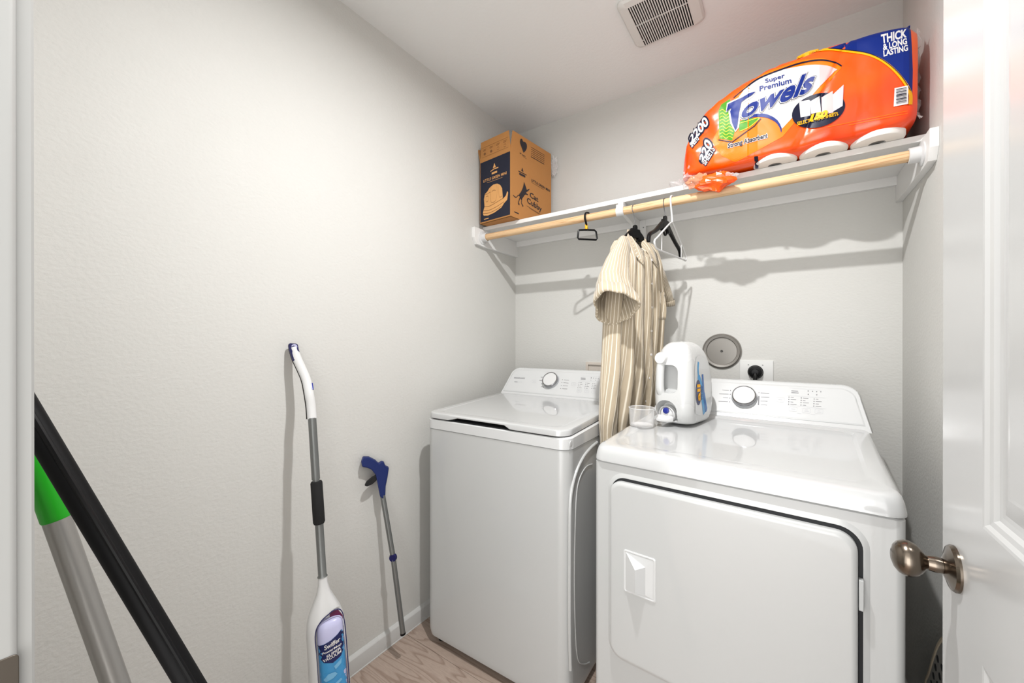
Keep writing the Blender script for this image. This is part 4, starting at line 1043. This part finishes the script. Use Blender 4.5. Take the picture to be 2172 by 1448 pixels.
# local axes: x across (narrow), y depth, z up; the spout end faces the room
def jring(z, x0, x1, y0, y1, r): return [(a, b, z) for a, b in rrect(x0, x1, y0, y1, r, 8)]
JW = .063
rings = [jring(0.000, -.040, .050, -.055, .085, .035), jring(.006, -.050, .058, -.070, .100, .038), jring(.022, -.060, .0625, -.082, .112, .036), jring(.06, -.0645, .066, -.088, .120, .034),
         jring(.13, -.065, .0655, -.088, .120, .034), jring(.19, -.0625, .062, -.086, .113, .036), jring(.24, -.056, .055, -.080, .098, .038), jring(.265, -.046, .045, -.070, .078, .036), jring(.279, -.034, .034, -.056, .055, .030), jring(.286, -.018, .018, -.035, .030, .016)]
body = L(jg, loftg(rings), 'bottle', 'jug_plastic', smooth=True, angle=80, sub=1)
def cutter(g):
    o = obj('cut', *g, 'jug_plastic', jg, world=False)
    return o
# grip recess and spout recess are carved from the bottle
cut = []
def carve(g):
    c = obj('recess', *g, 'jug_plastic', jg, world=False, smooth=True)
    b = body.modifiers.new('cut', 'BOOLEAN'); b.object = c; b.operation = 'DIFFERENCE'; b.solver = 'EXACT'; cut.append(c)
carve(loftg([[(a, y, b) for a, b in rrect(-.052, .026, .108, .205, .024, 6)] for y in (-.12,)]+[[(a*1.0, y, b) for a, b in rrect(-.052, .026, .108, .205, .024, 6)] for y in (-.07,)]+[[(a, y, b) for a, b in rrect(-.046, .018, .116, .197, .02, 6)] for y in (-.040,)]))
carve(loftg([[(a, -.13, b) for a, b in rrect(-.050, .022, .010, .083, (.01, .01, .034, .034), 6)], [(a, -.072, b) for a, b in rrect(-.050, .022, .010, .083, (.01, .01, .034, .034), 6)], [(a, -.052, b) for a, b in rrect(-.042, .014, .016, .072, (.008, .008, .026, .026), 6)]]))
bpy.context.view_layer.update()
dg = bpy.context.evaluated_depsgraph_get()
me = bpy.data.meshes.new_from_object(body.evaluated_get(dg)); body.modifiers.clear(); body.data = me; me.name = 'bottle'
me.shade_smooth(); me.set_sharp_from_angle(angle=R(40))
for c in cut: bpy.data.objects.remove(c)
hp = smoothpath([(-.034, -.078, .215), (-.035, -.082, .19), (-.036, -.083, .15), (-.036, -.082, .12), (-.034, -.076, .10)], 4)
L(jg, tubeg(hp, .0135, 18, flat=.0115), 'grip', 'jug_plastic', smooth=True)
lathe('boss', [(.001, .000), (.0165, .0), (.0205, .008), (.0205, .020), (.019, .0235), (.001, .0245)], (-.030, -.068, .226), (-.12, -1, .10), 'white_plastic', jg, n=36, world=False)
sp_ = lathe('spout', [(.026, -.004), (.026, .010), (.022, .014), (.018, .020), (.014, .024), (.001, .0245)], (-.018, -.056, .034), (-.1, -1, -.12), 'white_plastic', jg, n=32, world=False)
L(jg, loftg([[(-.018+a, -.078, .026+b) for a, b in rrect(-.030, .026, -.018, .004, .006, 4)], [(-.020+a, -.094, .022+b) for a, b in rrect(-.022, .018, -.014, .002, .006, 4)], [(-.026+a, -.106, .020+b) for a, b in rrect(-.012, .008, -.008, .001, .004, 4)]]), 'spout_lip', 'white_plastic', smooth=True, bevel=.001)
lathe('button', [(.001, 0), (.0105, 0), (.0105, .004), (.008, .0055), (.001, .006)], (-.016, -.0785, .046), (-.1, -1, .1), 'button_blue', jg, n=28, world=False)
lathe('collar', [(.0285, -.012), (.0285, .002), (.0265, .003), (.0245, .002), (.0245, -.008)], (-.018, -.070, .034), (-.1, -1, -.12), 'white_plastic', jg, n=32, world=False)
# label on the right side: a runs up the jug, b runs back
def jx(y, z):
    tab = [(0, .050), (.022, .0625), (.06, .066), (.13, .0655), (.19, .062), (.24, .055), (.265, .045)]
    return lerp(z, tab)
def jmap(k): return lambda a, b: (jx(a, b)+k, a, b)
def jd(nm, g, mt, k=.0008): return decal(nm, g, jmap(k), mt, jg, world=False, maxe=.02)
jd('label', polyg(curve2([(-.048, .045), (-.050, .10), (-.046, .18), (-.020, .228), (.02, .236), (.055, .215), (.072, .15), (.080, .07), (.068, .035), (.0, .03), (-.048, .045)], 4)[:-1]), 'console_plastic', .0008)
jd('printed_band', strokeg(curve2([(-.008, .215), (-.020, .19), (-.018, .165), (-.004, .14), (.010, .10), (.022, .06), (.034, .038)], 4), [.010]*8+[.022]*8+[.034]*9), 'label_cyan', .0013)
jd('printed_band', strokeg(curve2([(.012, .172), (.012, .15), (.014, .11), (.026, .07), (.040, .04)], 4), [.012]*6+[.012]*5+[.012]*6), 'label_blue', .0018)
jd('printed_oval', polyg(ellipse(-.026, .112, .021, .043, 30)), 'label_navy', .0018)
V, F = textmesh('all', .03); x1 = max(v[0] for v in V); y1 = max(v[1] for v in V)
# lettering turned a quarter: reads upwards along the jug
jd('printed_lettering', ([(-.014-(v/y1)*.024, .084+(u/x1)*.056) for u, v in V], F), 'ink_yellow', .0026)
V, F = textmesh('free clear', .02); x1 = max(v[0] for v in V); y1 = max(v[1] for v in V)
jd('printed_lettering', ([(.002-(v/y1)*.009, .085+(u/x1)*.05) for u, v in V], F), 'ink_navy', .0026)

cz = ztop(-.405, 1.375)
cp = thing('measuring_cup', 'clear plastic measuring cup beside the detergent jug', 'cup', (-.405, 1.375, cz+.0035))
c_ = (-.405, 1.375, cz+.003)
lathe('cup_wall', [(.0395, .0), (.0405, .003), (.0425, .058), (.0435, .0605), (.0418, .0605), (.0408, .056), (.0388, .004)], c_, (0, 0, 1), 'clear_plastic', cp, n=56, )
lathe('cup_base', [(.001, 0), (.039, 0), (.0395, .002), (.001, .0025)], c_, (0, 0, 1), 'clear_plastic', cp, n=48)
tube('rim', [(c_[0]+.0428*math.cos(2*PI*i/40), c_[1]+.0428*math.sin(2*PI*i/40), c_[2]+.0607) for i in range(41)], .0009, 'white_plastic', cp, n=6)

# ============================================================ SPRAY MOP LEANING ON THE LEFT WALL
def mp_(py, tab=[(735, -1.312), (760, -1.290), (800, -1.255), (830, -1.228), (888, -1.205), (1025, -1.182), (1220, -1.150), (1300, -1.138), (1448, -1.115)]): return lerp(py, tab)
sw = thing('spray_mop', 'white and grey spray mop with blue bottle leaning on the left wall', 'mop', (-1.09, .66, 0))
def sp3(px, py): return on(px, py, 'X', mp_(py))
vw = Vector((.86, -.47, 0))      # direction in which the mop's face looks
hp = smoothpath([sp3(*p) for p in ((623, 738), (630, 760), (641, 784), (650, 806), (656, 835), (660, 862), (662, 888))], 5)
upv = Vector((.48, .87, 0))
tube('handle', hp, [.0115]*3+[.0135]*28, 'white_plastic', sw, n=20, up=upv, flat=[.010]*31)
hb = [p-vw*.006-upv*.004 for p in hp]
tube('handle_back', hb, .0125, 'black_plastic', sw, n=16, up=upv, flat=.009)
t0 = sp3(623, 736)
tube('hanging_loop', smoothpath([sp3(622, 728), sp3(622, 736), sp3(626, 750), sp3(631, 764)], 4), [.009, .0125, .014, .0145, .0145, .0145, .014, .014, .014, .014, .014, .0135, .013], 'navy_plastic', sw, n=20, up=upv, flat=.009)
lathe('eyelet', [(.001, .0), (.008, .0), (.0085, .002), (.0075, .003), (.001, .0015)], sp3(624.5, 735)+vw*.0085, vw, 'cap_lavender', sw, n=24)
tube('trigger_button', [sp3(659.5, 812)+vw*.010, sp3(661.5, 826)+vw*.010], [.0055, .0055], 'button_blue', sw, n=14, flat=.003, up=upv)
a, b, c, d, e = sp3(662, 886), sp3(670, 1016), sp3(671, 1020), sp3(677, 1110), sp3(684, 1222)
tube('pole', [a, b], .0118, 'steel', sw, n=24)
tube('pole', [b, c+(d-c)*.1], .0098, 'steel', sw, n=24)
tube('foam_grip', [c, c+(d-c)*.04, c+(d-c)*.96, d], [.0145, .0168, .0168, .0145], 'foam_black', sw, n=24)
tube('pole', [d, e-(e-d)*.03, e], [.0118, .0118, .0145], 'steel', sw, n=24)
# body: bottle-shaped shell with an open window holding the bottle
ax = (sp3(700, 1448)-sp3(684, 1222)); ax.normalize()
e0 = e; yx = (upv-ax*upv.dot(ax)).normalized(); fx_ = ax.cross(yx).normalized(); fx_ = fx_ if fx_.dot(vw) > 0 else -fx_
def B(t, a_, b_): return e0+ax*t+yx*a_+fx_*b_      # t down the mop, a across, b towards the viewer
prof_ = [(0, .0125, .0125), (.02, .0135, .013), (.045, .019, .018), (.07, .030, .024), (.095, .042, .029), (.12, .050, .032), (.15, .0535, .034), (.22, .0545, .035), (.32, .0555, .035), (.42, .056, .034), (.46, .045, .03)]
rings = []
for t, hw_, hd_ in prof_:
    rings.append([B(t, hw_*math.copysign(abs(math.cos(q2))**.8, math.cos(q2)), hd_*math.copysign(abs(math.sin(q2))**.8, math.sin(q2))) for q2 in [2*PI*k/32 for k in range(32)]])
shell = obj('shell', *loftg(rings), 'white_plastic', sw, smooth=True, angle=80)
wpoly = curve2([(.40, -.030), (.20, -.030), (.14, -.028), (.112, -.012), (.098, .010), (.092, .028), (.100, .043), (.130, .050), (.20, .052), (.40, .052)], 5)
cutr = obj('recess', *loftg([[B(t, a_, .060) for t, a_ in wpoly+[(.43, .05), (.43, -.028)]], [B(t, a_, .010) for t, a_ in wpoly+[(.43, .05), (.43, -.028)]]]), 'purple_plastic', sw)
bm_ = shell.modifiers.new('cut', 'BOOLEAN'); bm_.object = cutr; bm_.solver = 'EXACT'
bpy.context.view_layer.update()
me = bpy.data.meshes.new_from_object(shell.evaluated_get(bpy.context.evaluated_depsgraph_get())); shell.modifiers.clear(); shell.data = me; me.name = 'shell'
me.set_sharp_from_angle(angle=R(35)); bpy.data.objects.remove(cutr)
wi = [(t, a_) for t, a_ in wpoly]
tube('window_trim', [B(t, a_, .026+.007*(1-(abs(a_-.005)/.05)**2)) for t, a_ in wi], .0014, 'navy_plastic', sw, n=8)
# purple inner wall behind the bottle
obj('inner_wall', *loftg([[B(t, a_, .011) for t, a_ in ((.102, .012), (.40, .012), (.40, .050), (.125, .047), (.105, .036))], [B(t, a_, .0125) for t, a_ in ((.102, .012), (.40, .012), (.40, .050), (.125, .047), (.105, .036))]]), 'purple_plastic', sw)
rb = []
for t, k in ((.118, .45), (.121, .75), (.127, .92), (.140, 1), (.165, 1), (.168, 1), (.30, 1), (.40, 1)):
    rb.append([B(t, .011+.037*k*math.copysign(abs(math.cos(q2))**.7, math.cos(q2)), .004+.030*k*math.copysign(abs(math.sin(q2))**.7, math.sin(q2))) for q2 in [2*PI*j/36 for j in range(36)]])
bt = obj('cleaner_bottle', *loftg(rb), 'cap_lavender', sw, smooth=True, angle=60)
def bmap(k):
    def f(a_, t):
        u = max(-.98, min(.98, (a_-.011)/.037)); c_ = abs(u)**(1/.7); v = (1-c_*c_)**.35
        return B(t, a_, .004+.030*v+k)
    return f
bd = lambda nm, g, mt, k: decal(nm, g, bmap(k), mt, bt, maxe=.012)
bd('bottle_label', polyg([(-.0245, .180), (-.01, .178), (.011, .172), (.03, .162), (.0465, .150), (.0465, .40), (-.0245, .40)]), 'label_cyan', .0006)
bd('bottle_label', polyg([(-.0245, .180), (-.01, .178), (.011, .172), (.03, .162), (.0465, .150), (.0465, .205), (.035, .226), (.012, .236), (-.012, .228), (-.0245, .212)]), 'label_navy', .0012)
bd('bottle_label', polyg([(-.0245, .36), (.0, .345), (.03, .325), (.0465, .31), (.0465, .40), (-.0245, .40)]), 'label_blue', .0012)
def tq_(s, t, a0_, a1_, h, sl=-.010): return textq(s, ((a0_, t), (a1_, t+sl), (a1_, t+sl-h), (a0_, t-h)), offset=.02)
bd('bottle_lettering', merge(tq_('Swiffer', .194, -.008, .036, .013), tq_('PowerMop', .208, -.014, .038, .009), tq_('SUPER', .217, -.004, .036, .008), tq_('VACUUM', .227, -.014, .036, .008)), 'ink_white', .0022)
bd('bottle_picture', merge(polyg([(-.016, .275), (-.002, .262), (.016, .262), (.022, .270), (.010, .278), (-.010, .282)]), polyg([(.0, .300), (.030, .286), (.034, .292), (.004, .308)]), polyg([(.014, .246), (.036, .232), (.034, .246), (.018, .256)])), 'label_sky', .0022)
hz = B(.50, 0, 0)
tube('neck', [B(.45, 0, 0), Vector((hz.x, hz.y, .03))], .014, 'white_plastic', sw)
hdv = [(hz.x-.06, hz.y-.13), (hz.x+.07, hz.y-.13), (hz.x+.07, hz.y+.13), (hz.x-.06, hz.y+.13)]
box('mop_head', -1.30, -.99, .595, .705, .010, .035, 'white_plastic', sw, bevel=.01)
box('mop_pad', -1.295, -.995, .60, .70, .0, .010, 'label_blue', sw, bevel=.003)

# ============================================================ REACHER GRABBER
def gp_(py, tab=[(970, -1.318), (1055, -1.292), (1180, -1.252), (1345, -1.210)]): return lerp(py, tab)
def g3(px, py): return on(px, py, 'X', gp_(py))
gb = thing('reacher_grabber', 'blue-handled reacher grabber with grey shaft against the left wall', 'reacher grabber', tuple(g3(856, 1345)))
tube('shaft', [g3(811.5, 1050), g3(833.5, 1180)], .0098, 'steel', gb, n=20)
tube('shaft', [g3(833.5, 1180), g3(854.5, 1343)], .0098, 'steel', gb, n=20)
tube('end_cap', [g3(854.2, 1341), g3(854.8, 1345)], .0104, 'black_plastic', gb, n=20)
hs = [(812, 1056), (806, 1052), (800, 1022), (797, 1006), (788, 995), (780, 991), (768, 989), (766, 978), (769, 968), (782, 968), (796, 975), (803, 982), (808, 977), (814, 978), (817, 987), (825, 990), (822, 1010), (818, 1030), (817, 1056)]
off_ = Vector((.82, -.57, 0))*.011
obj('handle', *loftg([[g3(*p)+off_ for p in hs], [g3(*p)-off_ for p in hs]]), 'blue_plastic', gb, bevel=.005, bseg=3)
tr_ = [(801, 1004), (799, 1018), (790, 1026), (779, 1031), (773, 1029), (777, 1021), (789, 1011)]
obj('trigger', *loftg([[g3(*p)+off_*.6 for p in tr_], [g3(*p)-off_*.6 for p in tr_]]), 'foam_black', gb, bevel=.003, bseg=2)
lathe('joint_knob', [(.001, -.008), (.013, -.008), (.0155, 0), (.013, .008), (.001, .008)], g3(835.5, 1180)+Vector((.35, -.94, 0))*.006, (.6, -.8, 0), 'navy_plastic', gb, n=24)

# ============================================================ POLES BEHIND THE DOOR FRAME
bk = thing('black_pole', 'thick black pole leaning by the door frame', 'pole', (-.32, .48, 0))
A, Bt = Vector((-.8132, .0694, 1.1363)), Vector((-.6710, .1916, .7800))
dv = (Bt-A)/(A.z-Bt.z); top_ = A-dv*.066; bot_ = A+dv*(A.z-.014)
tube('pole_tube', [top_, bot_], .0140, 'black_pole', bk, n=28)
sd2 = dv.normalized().cross(Vector((-.3, -1, 0))).normalized()
vv = (-(A)+Vector((0, 0, 1.25))); vv = (vv-dv.normalized()*vv.dot(dv.normalized())).normalized()
rib = vv.cross(dv.normalized())
tube('seam_rib', [top_+vv*.0125+rib*.002, bot_+vv*.0125+rib*.002], .0036, 'black_plastic', bk, n=10)
tube('end_cap', [bot_-dv*.0, bot_+dv*.010], .0152, 'foam_black', bk, n=24)
gr = thing('green_handled_broom', 'broom with green grip and silver pole leaning by the door frame', 'broom', (-.733, .30, 0))
A, Bt = Vector((-.8880, .0784, 1.0604)), Vector((-.8392, .1481, .7277))
dv = (Bt-A)/(A.z-Bt.z); gtop = A-dv*.15
J = None
gz = .9900
jn = A+dv*(A.z-gz)
tube('grip', [gtop, gtop+dv*.012, jn+dv*.0, jn+dv*.002], [.008, .0162, .0162, .0150], 'green_plastic', gr, n=28)
bot_ = A+dv*(A.z-.09)
tube('pole', [jn, bot_], .0150, 'aluminium', gr, n=28)
pv = (Vector((0, 0, 1.25))-jn).normalized()
lathe('lock_button', [(.001, .0), (.0032, .0), (.003, .0018), (.001, .0022)], jn+dv*.018+pv*.0145+Vector((-.004, 0, 0)), pv, 'white_plastic', gr, n=14)
box('broom_head', bot_.x-.14, bot_.x+.14, bot_.y-.02, bot_.y+.02, .07, .11, 'green_plastic', gr, bevel=.008)
bs = []
for i in range(26):
    for j in range(4):
        x = bot_.x-.13+.0104*i; y_ = bot_.y-.013+.0088*j; bs.append(boxg(x, x+.006, y_, y_+.005, .0, .072))
tag(obj('bristles', *merge(*bs), 'black_plastic', gr), kind='stuff')

# ============================================================ FOLDED IRONING BOARD BEHIND THE DOOR
ib = thing('ironing_board', 'perforated grey metal ironing board behind the door knob', 'ironing board', (.30, 1.40, 0))
XI = .292
nose = [on(px, py, 'X', XI) for px, py in ((2040, 1330), (2010, 1345), (1993, 1362), (1982, 1388), (1970, 1428), (1963, 1448))]
e_ = [(p.y, p.z) for p in nose]+[(1.41, .30), (1.43, .16), (1.43, .03), (1.0, .03), (.98, .45)]
plate = [(y_, z_) for y_, z_ in e_]
pts2 = []
def inside(y_, z_, poly):
    c = False; n = len(poly)
    for i in range(n):
        a, b = poly[i], poly[i-1]
        if (a[1] > z_) != (b[1] > z_) and y_ < (b[0]-a[0])*(z_-a[1])/(b[1]-a[1])+a[0]: c = not c
    return c
obj('board_plate', *loftg([[(XI, a, b) for a, b in plate], [(XI+.004, a, b) for a, b in plate]]), 'board_mesh', ib)
rim = smoothpath([(XI+.006, a, b) for a, b in plate[:9]], 4)
tube('pad_edge', rim, .008, 'pad_tan', ib, n=10)
hs_ = []
r0 = on(1989, 1397, 'X', XI)
for i in range(-6, 9):
    for j in range(-14, 3):
        y_ = r0.y+i*.030+(j % 2)*.015; z_ = r0.z+j*.030
        if inside(y_+.014, z_, plate) and inside(y_-.010, z_+.012, plate) and inside(y_, z_+.02, plate) and inside(y_, z_-.012, plate):
            hs_.append(loftg([[(XI-.0006, y_+.0078*math.cos(t), z_+.0078*math.sin(t)) for t in [2*PI*k/14 for k in range(14)]], [(XI+.001, y_+.0078*math.cos(t), z_+.0078*math.sin(t)) for t in [2*PI*k/14 for k in range(14)]]]))
tag(obj('perforations', *merge(*hs_), 'gap_dark', ib), kind='stuff')
